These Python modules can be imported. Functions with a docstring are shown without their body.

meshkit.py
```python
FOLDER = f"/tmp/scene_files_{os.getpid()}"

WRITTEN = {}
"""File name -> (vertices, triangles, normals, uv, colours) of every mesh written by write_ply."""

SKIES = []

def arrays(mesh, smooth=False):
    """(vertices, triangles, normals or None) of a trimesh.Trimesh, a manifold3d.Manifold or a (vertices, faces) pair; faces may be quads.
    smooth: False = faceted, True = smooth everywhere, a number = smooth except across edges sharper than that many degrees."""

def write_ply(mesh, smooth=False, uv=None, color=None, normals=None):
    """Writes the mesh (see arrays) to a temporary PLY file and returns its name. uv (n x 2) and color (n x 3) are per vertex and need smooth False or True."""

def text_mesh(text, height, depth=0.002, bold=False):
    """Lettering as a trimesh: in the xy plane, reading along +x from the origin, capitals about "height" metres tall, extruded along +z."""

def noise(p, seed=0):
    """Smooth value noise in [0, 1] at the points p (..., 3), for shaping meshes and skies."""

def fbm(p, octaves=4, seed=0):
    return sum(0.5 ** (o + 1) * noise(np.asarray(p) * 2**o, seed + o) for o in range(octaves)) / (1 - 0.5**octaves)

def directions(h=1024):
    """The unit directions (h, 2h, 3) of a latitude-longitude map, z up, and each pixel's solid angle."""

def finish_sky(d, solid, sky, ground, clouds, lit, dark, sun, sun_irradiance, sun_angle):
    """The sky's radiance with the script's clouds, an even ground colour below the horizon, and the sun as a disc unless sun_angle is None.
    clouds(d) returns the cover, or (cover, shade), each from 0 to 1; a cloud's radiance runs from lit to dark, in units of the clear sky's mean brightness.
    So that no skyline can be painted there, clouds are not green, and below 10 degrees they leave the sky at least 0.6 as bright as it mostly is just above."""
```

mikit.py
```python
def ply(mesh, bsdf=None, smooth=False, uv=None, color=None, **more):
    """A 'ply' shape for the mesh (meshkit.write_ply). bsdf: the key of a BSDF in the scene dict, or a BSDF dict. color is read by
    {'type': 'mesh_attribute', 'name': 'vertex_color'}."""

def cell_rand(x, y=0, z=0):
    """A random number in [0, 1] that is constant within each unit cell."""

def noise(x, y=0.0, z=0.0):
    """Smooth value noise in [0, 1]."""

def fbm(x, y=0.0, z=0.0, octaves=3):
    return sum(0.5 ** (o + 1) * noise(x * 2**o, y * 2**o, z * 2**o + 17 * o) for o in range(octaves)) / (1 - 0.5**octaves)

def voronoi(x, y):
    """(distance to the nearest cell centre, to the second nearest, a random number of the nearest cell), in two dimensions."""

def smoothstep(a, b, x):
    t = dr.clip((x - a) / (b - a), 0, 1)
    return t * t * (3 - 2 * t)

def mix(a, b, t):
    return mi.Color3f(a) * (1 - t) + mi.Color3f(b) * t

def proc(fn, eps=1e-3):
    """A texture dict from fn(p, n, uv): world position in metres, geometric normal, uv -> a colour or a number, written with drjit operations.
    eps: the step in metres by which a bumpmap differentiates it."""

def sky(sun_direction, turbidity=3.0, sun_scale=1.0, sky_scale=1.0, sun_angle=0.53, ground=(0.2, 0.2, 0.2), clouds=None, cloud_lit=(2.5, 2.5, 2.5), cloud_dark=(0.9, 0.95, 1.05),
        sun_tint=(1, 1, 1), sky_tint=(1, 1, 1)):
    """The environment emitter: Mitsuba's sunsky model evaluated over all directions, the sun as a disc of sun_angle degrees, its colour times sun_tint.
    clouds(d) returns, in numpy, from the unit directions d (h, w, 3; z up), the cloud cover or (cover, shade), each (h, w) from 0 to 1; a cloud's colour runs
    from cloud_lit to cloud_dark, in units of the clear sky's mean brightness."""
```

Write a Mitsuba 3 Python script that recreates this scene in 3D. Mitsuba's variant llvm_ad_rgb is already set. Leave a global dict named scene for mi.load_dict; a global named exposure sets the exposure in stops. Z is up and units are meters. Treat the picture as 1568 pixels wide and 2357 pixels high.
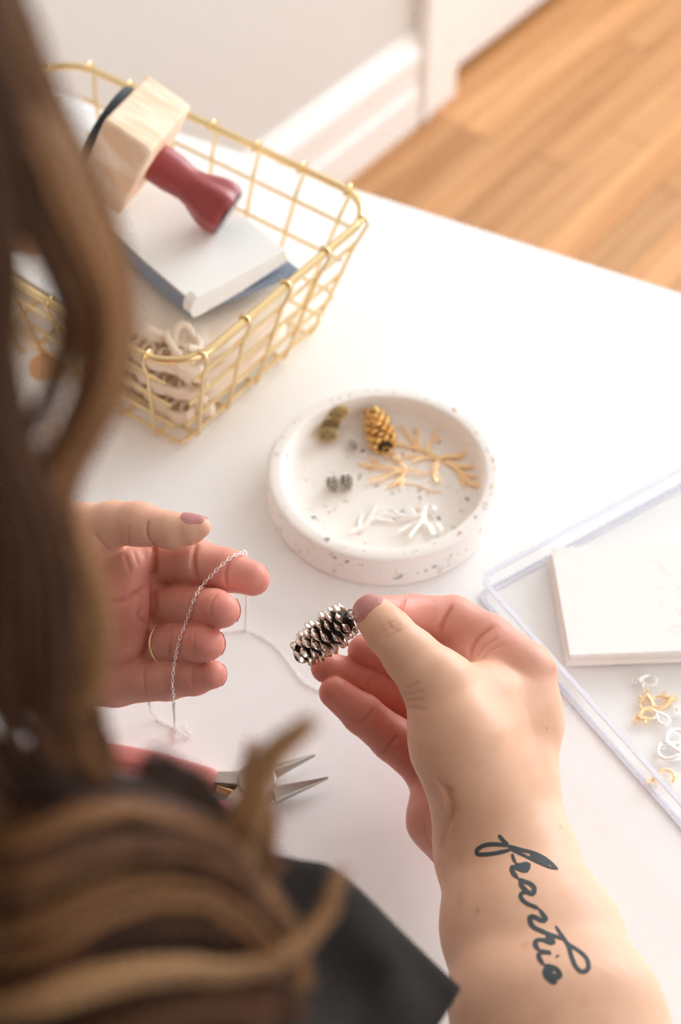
import math, random, numpy as np, trimesh, mitsuba as mi, mikit, meshkit
from scipy.spatial import cKDTree
import drjit as dr
import manifold3d as m3
import shapely.geometry as sg
random.seed(4)
rng = np.random.default_rng(4)
scene, labels = {}, {}
T = mi.ScalarTransform4f

# ------------------------------------------------------------------ camera, light, exposure
exposure = 0.68
TABLE = 0.75                                   # height of the table top
PITCH, FPX = math.radians(50), 3274.0           # a 50 mm lens, held upright, 50 degrees down
EYE = np.array([0.0, 0.0, TABLE + 0.523])
FWD = np.array([0.0, math.cos(PITCH), -math.sin(PITCH)])
UP = np.array([0.0, math.sin(PITCH), math.cos(PITCH)])
RIGHT = np.array([1.0, 0.0, 0.0])
scene['camera'] = {'type': 'thinlens', 'fov': math.degrees(2 * math.atan(784 / FPX)), 'fov_axis': 'x',
                   'to_world': T().look_at(origin=EYE.tolist(), target=(EYE + FWD).tolist(), up=UP.tolist()),
                   'focus_distance': 0.527, 'aperture_radius': 0.0033, 'near_clip': 0.02, 'far_clip': 50.0}
WINDOW_BACK, WINDOW_SIDE = 6.0, 1.3           # daylight through the two windows

HS = 0.945                                      # how far out the hands are held
# the room's own axes: W along the wall in view, N away from it
W = np.array([0.617, 0.787, 0.0]); W /= np.linalg.norm(W)
N = np.array([W[1], -W[0], 0.0])
Z = np.array([0.0, 0.0, 1.0])

def ray(px, py):
    return RIGHT * ((px - 784) / FPX) - UP * ((py - 1178.5) / FPX) + FWD
def at(px, py, z):
    "the point seen at (px, py), z metres in front of the lens"
    return EYE + ray(px, py) * z
def plane(px, py, h):
    "the point of the level plane at height h seen at (px, py)"
    r = ray(px, py)
    return EYE + r * ((h - EYE[2]) / r[2])
def tab(px, py, h=0.0):
    return plane(px, py, TABLE + h)
def srgb(r, g, b):
    c = np.array([r, g, b], float) / 255
    return np.where(c < 0.04045, c / 12.92, ((c + 0.055) / 1.055) ** 2.4)
def rgb(c):
    return {'type': 'rgb', 'value': [float(x) for x in c]}
def unit(v):
    v = np.asarray(v, float)
    return v / (np.linalg.norm(v, axis=-1, keepdims=True) + 1e-12)

# ------------------------------------------------------------------ scene helpers
def mat(key, color, rough=0.5, metal=0.0, spec=0.5, **more):
    c = color if isinstance(color, dict) else rgb(color)
    d = {'type': 'principled', 'base_color': c, 'roughness': rough, 'metallic': metal, **more}
    if metal == 0.0: d['specular'] = spec
    scene[key] = {'type': 'twosided', 'bsdf': d}
    return key
used = {}
def numbered(name):
    n = used.get(name, 0); used[name] = n + 1
    return name if n == 0 else f'{name}_{n:03d}'
def put(name, shape, parent=None, label=None, cat=None, group=None, kind=None):
    "one entry of the scene: a thing when parent is None, otherwise a part"
    key = numbered(name if parent is None else parent + '__' + name)
    scene[key] = shape
    note(key, label, cat, group, kind)
    return key
def note(key, label=None, cat=None, group=None, kind=None):
    d = {k: v for k, v in dict(label=label, category=cat, group=group, kind=kind).items() if v}
    if d: labels[key] = d
def thing(name, label, cat, group=None):
    key = numbered(name)
    note(key, label, cat, group)
    return key
def obj(name, mesh, bsdf, parent=None, smooth=False, label=None, cat=None, group=None, kind=None, color=None):
    return put(name, mikit.ply(mesh, bsdf, smooth=smooth, color=color), parent, label, cat, group, kind)
def placed(shape, m):
    return {**shape, 'to_world': T(np.asarray(m, float).tolist())}
def frame(o, x=None, y=None, z=None):
    "4x4 with columns x, y, z (two given, the third worked out) and origin o"
    if z is None: x, y = unit(x), unit(y - np.dot(unit(x), y) * unit(x)); z = np.cross(x, y)
    elif y is None: z = unit(z); x = unit(x - np.dot(x, z) * z); y = np.cross(z, x)
    elif x is None: z = unit(z); y = unit(y - np.dot(y, z) * z); x = np.cross(y, z)
    m = np.eye(4); m[:3, 0], m[:3, 1], m[:3, 2], m[:3, 3] = x, y, z, o
    return m
def moved(mesh, m):
    k = mesh.copy(); k.apply_transform(m); return k
def join(*ms):
    ms = [m for x in ms for m in (x if isinstance(x, (list, tuple)) else [x])]
    return trimesh.util.concatenate(ms)

# ------------------------------------------------------------------ mesh helpers
def rbox(sx, sy, sz, r=0.002, seg=2):
    "a box with chamfered or rounded edges, centred"
    pts = []
    if seg <= 1:
        a = np.array([sx, sy, sz]) / 2
        for s in np.ndindex(2, 2, 2):
            s = np.array(s) * 2 - 1
            for k in range(3):
                q = a - r; q[k] = a[k]; pts.append(s * q)
    else:
        sp = trimesh.creation.icosphere(subdivisions=1 if seg == 2 else 2, radius=r).vertices
        a = np.array([sx, sy, sz]) / 2 - r
        for s in np.ndindex(2, 2, 2):
            pts.extend(sp + (np.array(s) * 2 - 1) * a)
    return trimesh.convex.convex_hull(np.array(pts))
def slab(center, sizes, axes, r=0.0):
    b = rbox(*sizes, r, 1) if r else trimesh.creation.box(sizes)
    m = np.eye(4); m[:3, :3] = np.array(axes).T; m[:3, 3] = center
    b.apply_transform(m); return b
def resample(P, n, closed=False):
    "n points evenly along a Catmull-Rom curve through P (any columns)"
    P = np.asarray(P, float)
    Q = np.vstack([P[-1], P, P[0], P[1]]) if closed else np.vstack([2 * P[0] - P[1], P, 2 * P[-1] - P[-2]])
    out = []
    for i in range(len(Q) - 3):
        t = np.linspace(0, 1, 16, endpoint=False)[:, None]
        a, b, c, d = Q[i:i + 4]
        out.append(0.5 * (2 * b + (c - a) * t + (2 * a - 5 * b + 4 * c - d) * t ** 2 + (3 * b - a - 3 * c + d) * t ** 3))
    out = np.vstack(out + [P[:1] if closed else P[-1:]])
    s = np.r_[0, np.cumsum(np.linalg.norm(np.diff(out[:, :3], axis=0), axis=1))]
    u = np.linspace(0, s[-1], n, endpoint=not closed)
    return np.stack([np.interp(u, s, out[:, k]) for k in range(out.shape[1])], 1)
def frames(P, closed=False, up=None):
    "tangent, side and normal along a polyline, carried without twist"
    t = unit(np.roll(P, -1, 0) - np.roll(P, 1, 0)) if closed else unit(np.gradient(P, axis=0))
    a = np.array(up if up is not None else ([0, 0, 1.0] if abs(t[0, 2]) < 0.9 else [1.0, 0, 0]), float)
    ns = np.zeros_like(P)
    for i in range(len(P)):
        a = a - t[i] * np.dot(a, t[i]); a /= np.linalg.norm(a) + 1e-12
        ns[i] = a
    return t, np.cross(t, ns), ns
def tube(P, r, sides=8, closed=False, flat=1.0, up=None, caps=True):
    "a swept tube; r may vary along it; flat squeezes it along its normal"
    P = np.asarray(P, float); n = len(P)
    t, b, a = frames(P, closed, up)
    if closed:                      # spread the leftover twist
        tw = math.atan2(np.dot(a[0], np.cross(t[-1], a[-1])), np.dot(a[0], a[-1]))
        for i in range(n):
            c, s = math.cos(tw * i / n), math.sin(tw * i / n)
            a[i], b[i] = a[i] * c + np.cross(t[i], a[i]) * s, b[i] * c + np.cross(t[i], b[i]) * s
    r = np.broadcast_to(r, (n,))
    ang = np.arange(sides) * 2 * np.pi / sides
    v = P[:, None] + r[:, None, None] * (np.cos(ang)[None, :, None] * b[:, None] + flat * np.sin(ang)[None, :, None] * a[:, None])
    v = v.reshape(-1, 3)
    m = n if closed else n - 1
    i, j = np.meshgrid(np.arange(m), np.arange(sides), indexing='ij')
    i2, j2 = (i + 1) % n, (j + 1) % sides
    q = np.stack([i * sides + j, i * sides + j2, i2 * sides + j2, i2 * sides + j], -1).reshape(-1, 4)
    f = np.vstack([q[:, [0, 1, 2]], q[:, [0, 2, 3]]])
    if caps and not closed:
        k = len(v); v = np.vstack([v, P[:1], P[-1:]])
        jj = np.arange(sides); e = (n - 1) * sides
        f = np.vstack([f, np.stack([np.full(sides, k), (jj + 1) % sides, jj], 1), np.stack([np.full(sides, k + 1), e + jj, e + (jj + 1) % sides], 1)])
    return trimesh.Trimesh(v, f, process=False)
def lathe(profile, seg=64):
    "a closed turned solid from (radius, height) pairs, axis z"
    p = np.asarray(profile, float)
    return trimesh.creation.revolve(p, sections=seg)
def extrude(poly, h):
    return trimesh.creation.extrude_polygon(poly, h, engine='earcut')
def grid_mesh(P, thick=0.0):
    "a sheet from an (n, m, 3) grid of points; with thick, a closed shell grown along -normal"
    n, m = P.shape[:2]
    v = P.reshape(-1, 3)
    i, j = np.meshgrid(np.arange(n - 1), np.arange(m - 1), indexing='ij')
    a, b, c, d = i * m + j, (i + 1) * m + j, (i + 1) * m + j + 1, i * m + j + 1
    f = np.concatenate([np.stack([a, b, c], -1).reshape(-1, 3), np.stack([a, c, d], -1).reshape(-1, 3)])
    if not thick: return trimesh.Trimesh(v, f, process=False)
    nn = np.cross(np.gradient(P, axis=0), np.gradient(P, axis=1)); nn = unit(nn).reshape(-1, 3)
    k = len(v); v2 = np.vstack([v, v - nn * thick])
    rim = np.r_[np.arange(m), np.arange(1, n) * m + m - 1, (n - 1) * m + np.arange(m - 2, -1, -1), np.arange(n - 2, 0, -1) * m]
    r2 = np.roll(rim, -1)
    side = np.vstack([np.stack([rim, r2, r2 + k], 1), np.stack([rim, r2 + k, rim + k], 1)])
    return trimesh.Trimesh(v2, np.vstack([f, f[:, ::-1] + k, side]), process=False)

# ------------------------------------------------------------------ soft bodies: signed distances made of tapered capsules, meshed by surface nets
def cone_d(p, a, b, ra, rb):
    ab = b - a; l2 = float(ab @ ab) + 1e-12
    t = np.clip((p - a) @ ab / l2, 0, 1)
    return np.linalg.norm(p - a - t[:, None] * ab, axis=1) - (ra + (rb - ra) * t)
def smin(a, b, k):
    h = np.clip(0.5 + 0.5 * (b - a) / k, 0, 1)
    return b + (a - b) * h - k * h * (1 - h)
def nets(v, lo, h):
    s = v < 0; shape = np.array(v.shape); pos, cells, flips = [], [], []
    for ax in range(3):
        o1, o2 = [(1, 2), (2, 0), (0, 1)][ax]
        sl0 = [slice(None)] * 3; sl1 = [slice(None)] * 3; sl0[ax] = slice(0, -1); sl1[ax] = slice(1, None)
        idx = np.argwhere(s[tuple(sl0)] != s[tuple(sl1)])
        idx = idx[(idx[:, o1] > 0) & (idx[:, o2] > 0) & (idx[:, o1] < shape[o1] - 1) & (idx[:, o2] < shape[o2] - 1)]
        nxt = idx.copy(); nxt[:, ax] += 1
        va, vb = v[tuple(idx.T)], v[tuple(nxt.T)]
        p = idx.astype(float); p[:, ax] += va / (va - vb)
        c = np.repeat(idx[:, None], 4, 1)
        c[:, 1, o1] -= 1; c[:, 2, o1] -= 1; c[:, 2, o2] -= 1; c[:, 3, o2] -= 1
        pos.append(p); cells.append(c); flips.append(va > 0)
    pos, cells, flips = np.vstack(pos), np.vstack(cells), np.concatenate(flips)
    ids = (cells[..., 0] * shape[1] + cells[..., 1]) * shape[2] + cells[..., 2]
    u, inv = np.unique(ids.ravel(), return_inverse=True)
    cnt = np.bincount(inv)
    V = np.stack([np.bincount(inv, np.repeat(pos[:, k], 4)) / cnt for k in range(3)], 1)
    q = inv.reshape(-1, 4)
    q[flips] = q[flips][:, ::-1]
    return trimesh.Trimesh(lo + V * h, np.vstack([q[:, [0, 1, 2]], q[:, [0, 2, 3]]]), process=False)
def surface(fn, lo, hi, h, c=4):
    lo, hi = np.asarray(lo, float), np.asarray(hi, float)
    n = np.ceil((hi - lo) / (h * c)).astype(int) + 1
    g = np.stack(np.meshgrid(*[np.arange(k) for k in n], indexing='ij'), -1).reshape(-1, 3)
    centre = lo + (g * c + (c - 1) / 2) * h
    d = np.concatenate([fn(x) for x in np.array_split(centre, max(1, len(centre) // 60000))])
    near = np.abs(d) < h * c * 1.45
    full = np.repeat(np.repeat(np.repeat(d.reshape(n), c, 0), c, 1), c, 2)
    sub = np.stack(np.meshgrid(*[np.arange(c)] * 3, indexing='ij'), -1).reshape(-1, 3)
    fine = (g[near][:, None] * c + sub[None]).reshape(-1, 3)
    vals = np.concatenate([fn(x) for x in np.array_split(lo + fine * h, max(1, len(fine) // 60000))])
    full[tuple(fine.T)] = vals
    return nets(full, lo, h)
def grad(fn, p, e=4e-4):
    return unit(np.stack([fn(p + e * np.eye(3)[k]) - fn(p - e * np.eye(3)[k]) for k in range(3)], 1))
def march(fn, o, d, steps=70, tmax=1.0):
    "walks from o along d to the body; returns the points and which of them hit"
    o, d = np.atleast_2d(o).astype(float), unit(np.atleast_2d(d))
    t = np.zeros(len(o))
    for _ in range(steps):
        t = np.minimum(t + 0.85 * fn(o + d * t[:, None]), tmax)
    p = o + d * t[:, None]
    return p, np.abs(fn(p)) < 4e-4
# ------------------------------------------------------------------ materials of the place
def lin(*c): return mi.Color3f([float(x) for x in srgb(*c)])
def along(p):
    return p.x * float(W[0]) + p.y * float(W[1]), p.x * float(N[0]) + p.y * float(N[1])
def oak(shift):
    tone = [1.0, 0.9, 1.08, 0.95, 1.14, 0.84][shift % 6]
    def fn(p, n, uv):
        a, b = along(p)
        g = mikit.fbm(a * 3 + shift * 7.3, b * 60, shift * 3.1, 3)
        f = mikit.noise(a * 14, b * 420, shift)
        c = mikit.mix(lin(178, 124, 76), lin(204, 152, 102), mikit.smoothstep(0.25, 0.8, g))
        return c * (0.9 + 0.12 * f) * tone
    return mikit.proc(fn)
for i in range(6): mat(f'm_oak_{i}', oak(i), 0.42, spec=0.4)
def oak_far(p, n, uv):
    a, b = along(p)
    row = dr.floor(b / 0.062)
    k = mikit.cell_rand(row, dr.floor(a / 0.7 + mikit.cell_rand(row)))
    return mikit.mix(lin(178, 124, 76), lin(204, 152, 102), 0.6 * k + 0.4 * mikit.fbm(a * 3, b * 60, row))
mat('m_oak_far', mikit.proc(oak_far), 0.42, spec=0.4)
mat('m_wall', srgb(218, 216, 213), 0.8, spec=0.2)
mat('m_trim', srgb(242, 240, 238), 0.45, spec=0.4)
mat('m_ceiling', srgb(208, 206, 203), 0.9, spec=0.1)
mat('m_wall_grey', srgb(196, 195, 193), 0.85, spec=0.1)
mat('m_table', srgb(243, 243, 243), 0.42, spec=0.35)
mat('m_gap', srgb(52, 38, 28), 0.8)
mat('m_brass_knob', srgb(190, 150, 90), 0.3, 1.0)

# ------------------------------------------------------------------ the room
NW, NR, WB, WF, TOP = -1.054, 1.75, 2.75, -1.6, 2.5
AX = (W, N, Z)
def P3(w, n, z): return W * w + N * n + Z * z
def between(w0, w1, n0, n1, z0, z1, r=0.0):
    return slab(P3((w0 + w1) / 2, (n0 + n1) / 2, (z0 + z1) / 2), (w1 - w0, n1 - n0, z1 - z0), AX, r)
def struct(name, mesh, bsdf, parent=None, smooth=False):
    return obj(name, mesh, bsdf, parent, smooth, kind=None if parent else 'structure')
fl = struct('floor', between(WF - .1, WB + .1, NW - .1, NR + .1, -0.05, -0.012), 'm_oak_far')
PW = 0.062
row = 0
n0 = NW + 0.004
while n0 < 0.10:                                   # strip oak boards, laid along the wall
    w = 0.35 - rng.uniform(0, .6)
    while w < WB - 0.02:
        L = rng.uniform(0.35, 0.95); w1 = min(w + L, WB)
        if w1 - max(w, .2) > .04:
            obj('plank', between(max(w, .2) + .0006, w1 - .0006, n0 + .0006, n0 + PW - .0006, -0.012, 0.0, 0.0012), f'm_oak_{rng.integers(6)}', fl)
        w = w1
    n0 += PW; row += 1
struct('ceiling', between(WF - .1, WB + .1, NW - .1, NR + .1, TOP, TOP + .05), 'm_ceiling')
DOOR0, DOOR1, DOORH = 1.613, 2.43, 2.03             # the door in the wall in view
struct('wall_left', join(between(WF - .1, DOOR0 - .001, NW - .08, NW, -.012, TOP), between(DOOR1, WB + .1, NW - .08, NW, -.012, TOP), between(DOOR0 - .001, DOOR1, NW - .08, NW, DOORH, TOP),
                         between(DOOR0 - .001, DOOR1, NW - .12, NW - .08, -.012, DOORH)), 'm_wall')
d1 = struct('door_1', join(between(DOOR0 + .004, DOOR1 - .004, NW - .055, NW - .016, 0.012, DOORH - .004, .002)), 'm_trim')
for (a, b) in ((0.14, 0.92), (1.06, 1.88)):
    for (e, f) in ((.09, .37), (.45, .73)):
        obj('panel', between(DOOR0 + e, DOOR0 + f, NW - .017, NW - .010, a, b, .003), 'm_trim', d1)
kn = moved(lathe([(0, 0), (.025, 0), (.025, .005), (.01, .008), (.01, .03), (.024, .04), (.027, .052), (.02, .062), (0, .065)], 32), frame(P3(DOOR1 - .07, NW - .0165, 0.98), z=N, x=W))
obj('knob', kn, 'm_brass_knob', d1, True)
struct('trim_1', join(between(DOOR0 - .094, DOOR0, NW - .002, NW + .017, 0, DOORH + .09, .003), between(DOOR0 - .094, DOOR0 - .07, NW, NW + .022, 0, DOORH + .09, .004),
                      between(DOOR1, DOOR1 + .094, NW - .002, NW + .017, 0, DOORH + .09, .003), between(DOOR0, DOOR1, NW - .002, NW + .017, DOORH, DOORH + .09, .003)), 'm_trim')
def skirting(w0, w1):
    "moulded baseboard: profile in (N, z), swept along W"
    prof = [(0, 0), (.016, 0), (.016, .062), (.0125, .066), (.0125, .105), (.016, .109), (.016, .122), (.011, .132), (.006, .138), (.004, .150), (0, .152)]
    m = extrude(sg.Polygon(prof), w1 - w0)
    return moved(m, frame(P3(w0, NW, 0), x=N, y=Z) if np.dot(np.cross(N, Z), W) > 0 else frame(P3(w1, NW, 0), x=N, y=Z))
struct('baseboard_left', skirting(WF, DOOR0 - .094), 'm_trim')
def open_wall(name, lo, hi, fixed0, fixed1, along_w, win, gap):
    "a wall slab with a window opening (win: from, to, sill, head) and the window in it"
    def b(a0, a1, z0, z1, f0=fixed0, f1=fixed1, r=0.0):
        return between(a0, a1, f0, f1, z0, z1, r) if along_w else between(f0, f1, a0, a1, z0, z1, r)
    a0, a1, s, h = win
    struct(name, join(b(lo, a0, -.012, TOP), b(a1, hi, -.012, TOP), b(a0, a1, -.012, s), b(a0, a1, h, TOP)), 'm_wall_grey')
    m = (fixed0 + fixed1) / 2
    t = .05
    bars = [b(a0, a0 + t, s, h, m - .03, m + .03), b(a1 - t, a1, s, h, m - .03, m + .03), b(a0, a1, s, s + t, m - .03, m + .03), b(a0, a1, h - t, h, m - .03, m + .03),
            b((a0 + a1) / 2 - .02, (a0 + a1) / 2 + .02, s, h, m - .025, m + .025)]
    return bars, m
bars, m = open_wall('wall_back', NW - .1, NR + .1, WB, WB + .12, False, (-.92, 1.08, .85, 2.3), 0)
w1 = struct('window_1', join(bars), 'm_trim')
def pane(parent, centre, ax, half_w, half_h, facing, power):
    m = frame(centre, x=ax, z=facing); m[:3, 0] *= half_w; m[:3, 1] *= half_h
    put('pane', {'type': 'rectangle', 'to_world': T(m.tolist()), 'emitter': {'type': 'area', 'radiance': rgb(np.array([0.93, 1.0, 1.045]) * power)},
                 'bsdf': {'type': 'diffuse', 'reflectance': rgb([.3, .3, .3])}}, parent, label='bright daylit pane')
pane(w1, P3(WB + .075, .08, 1.575), N, 1.0, .725, -W, WINDOW_BACK)
bars, m = open_wall('wall_right', WF - .1, WB + .1, NR, NR + .12, True, (-.6, 1.2, .85, 2.3), 0)
w2 = struct('window_2', join(bars), 'm_trim')
pane(w2, P3(.3, NR + .075, 1.575), W, .9, .725, -N, WINDOW_SIDE)
struct('wall_front', between(WF - .1, WF, NW - .1, NR + .1, -.012, TOP), 'm_wall_grey')

# ------------------------------------------------------------------ the table
TU, TV = unit([.888, -.459, 0]), unit([.459, .888, 0])
tb = thing('table', 'white table with a smooth bright top that all the craft supplies lie on', 'table')
U0, U1, V0, V1 = -.72, .62, .105, .6177
def on_table(u, v, z): return TU * u + TV * v + Z * z
def tbox(u0, u1, v0, v1, z0, z1, r): return slab(on_table((u0 + u1) / 2, (v0 + v1) / 2, (z0 + z1) / 2), (u1 - u0, v1 - v0, z1 - z0), (TU, TV, Z), r)
obj('tabletop', tbox(U0, U1, V0, V1, TABLE - .025, TABLE, .002), 'm_table', tb)
obj('apron', join(tbox(U0 + .06, U1 - .06, V0 + .05, V0 + .07, TABLE - .095, TABLE - .025, .001), tbox(U0 + .06, U1 - .06, V1 - .07, V1 - .05, TABLE - .095, TABLE - .025, .001),
                  tbox(U0 + .05, U0 + .07, V0 + .06, V1 - .06, TABLE - .095, TABLE - .025, .001), tbox(U1 - .07, U1 - .05, V0 + .06, V1 - .06, TABLE - .095, TABLE - .025, .001)), 'm_table', tb)
for u in (U0 + .06, U1 - .06):
    for v in (V0 + .06, V1 - .06):
        obj('leg', moved(lathe([(0, 0), (.014, 0), (.023, .66), (.024, TABLE - .026), (0, TABLE - .026)], 20), frame(on_table(u, v, 0), z=Z, x=TU)), 'm_table', tb, 40)
# ------------------------------------------------------------------ the person: bare arms and hands, head, torso, one skin
def pores(p, n, uv):
    return 0.6 * mikit.noise(p.x * 2400, p.y * 2400, p.z * 2400) + 0.4 * mikit.noise(p.x * 900, p.y * 1100, p.z * 1000)
scene['m_skin'] = {'type': 'twosided', 'bsdf': {'type': 'bumpmap', 'arbitrary': mikit.proc(pores, 1e-4), 'scale': 0.00006, 'bsdf': {'type': 'principled', 'base_color': {'type': 'mesh_attribute', 'name': 'vertex_color'}, 'roughness': 0.46, 'specular': 0.4, 'sheen': 0.2, 'sheen_tint': 0.6}}}
mat('m_nail', srgb(176, 112, 108), 0.16, spec=0.6, clearcoat=0.6, clearcoat_gloss=0.95)
mat('m_ink', srgb(70, 76, 79), 0.6, spec=0.2)
TIP = (214, 134, 120)
BEIGE, PINK, RED, WARM = (215, 168, 139), (211, 146, 128), (203, 127, 110), (216, 164, 138)

class Limb:
    "palm: tapered capsules that melt together; fingers: chains that melt into the palm only"
    def __init__(s, palm, fingers, kp=.009, kf=.0045):
        s.palm, s.fingers, s.kp, s.kf = palm, fingers, kp, kf
    def palm_d(s, p):
        d = None
        for a, b, ra, rb, c in s.palm:
            e = cone_d(p, a, b, ra, rb); d = e if d is None else smin(d, e, s.kp)
        return d
    def finger_d(s, p, f):
        d = None
        for a, b, ra, rb, c in f:
            e = cone_d(p, a, b, ra, rb); d = e if d is None else smin(d, e, .0022)
        return d
    def __call__(s, p):
        base = s.palm_d(p); d = base
        for f in s.fingers: d = smin(d, smin(base, s.finger_d(p, f), s.kf), .0004)
        return d
    def color(s, p):
        acc, wt = np.zeros((len(p), 3)), np.zeros(len(p))
        for prims in [s.palm] + s.fingers:
            for a, b, ra, rb, c in prims:
                w = np.exp(-np.clip(cone_d(p, a, b, ra, rb), -.01, 1) / .0035)
                acc += w[:, None] * srgb(*c); wt += w
        return acc / (wt[:, None] + 1e-30)
    def bounds(s, pad=.006):
        q = np.array([x for prims in [s.palm] + s.fingers for a, b, ra, rb, c in prims for x in (a - ra, a + ra, b - rb, b + rb)])
        return q.min(0) - pad, q.max(0) + pad
def J(px, py, z, r):
    return at(px, py, z * HS / 1000), r * z * HS / 1000 / FPX
def chain(*js, c=PINK):
    out = []
    for k in range(len(js) - 1):
        (a, ra), (b, rb) = J(*js[k][:4]), J(*js[k + 1][:4])
        out.append((a, b, ra, rb, js[k + 1][4] if len(js[k + 1]) > 4 else c))
    return out

# --- right hand: thumb nearest, pinching the charm; forearm runs out at the lower right
SHO_R, SHO_L = np.array([-.02, -.045, 1.0]), np.array([-.325, .10, 1.0])
ELB_R = np.array([.103, .03, .812])
def rail(*js, c=BEIGE): return chain(*js, c=c)
r_palm = (rail((1222, 1552, 573, 60), (1203, 1660, 569, 82), (1180, 1800, 560, 90), (1205, 1955, 543, 106))
          + rail((1203, 1955, 543, 106), (1295, 2150, 515, 124), (1370, 2330, 489, 146))
          + rail((1110, 1960, 548, 98), (1140, 2140, 520, 113), (1182, 2330, 491, 133))
          + rail((1155, 1955, 543, 104), (1215, 2145, 516, 122), (1275, 2330, 488, 143))
          + rail((1010, 1578, 549, 80), (1062, 1710, 546, 108), (1105, 1830, 546, 100), (1110, 1960, 548, 98))       # thumb metacarpal, thenar
          + rail((1110, 1610, 560, 84), (1150, 1800, 556, 98), (1155, 1955, 543, 104))
          + chain((1170, 1622, 598, 58), (1140, 1880, 566, 85), c=PINK) + chain((1100, 1692, 604, 58), (1090, 1890, 573, 80), c=PINK)
          + chain((1000, 1780, 597, 56), (1003, 1890, 580, 54), (1040, 1950, 570, 50), c=PINK)
          + chain((1030, 1464, 592, 44), (1095, 1506, 585, 50), c=PINK) + chain((1085, 1512, 580, 42), (1130, 1530, 578, 46), (1180, 1590, 572, 50), c=PINK))
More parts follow.
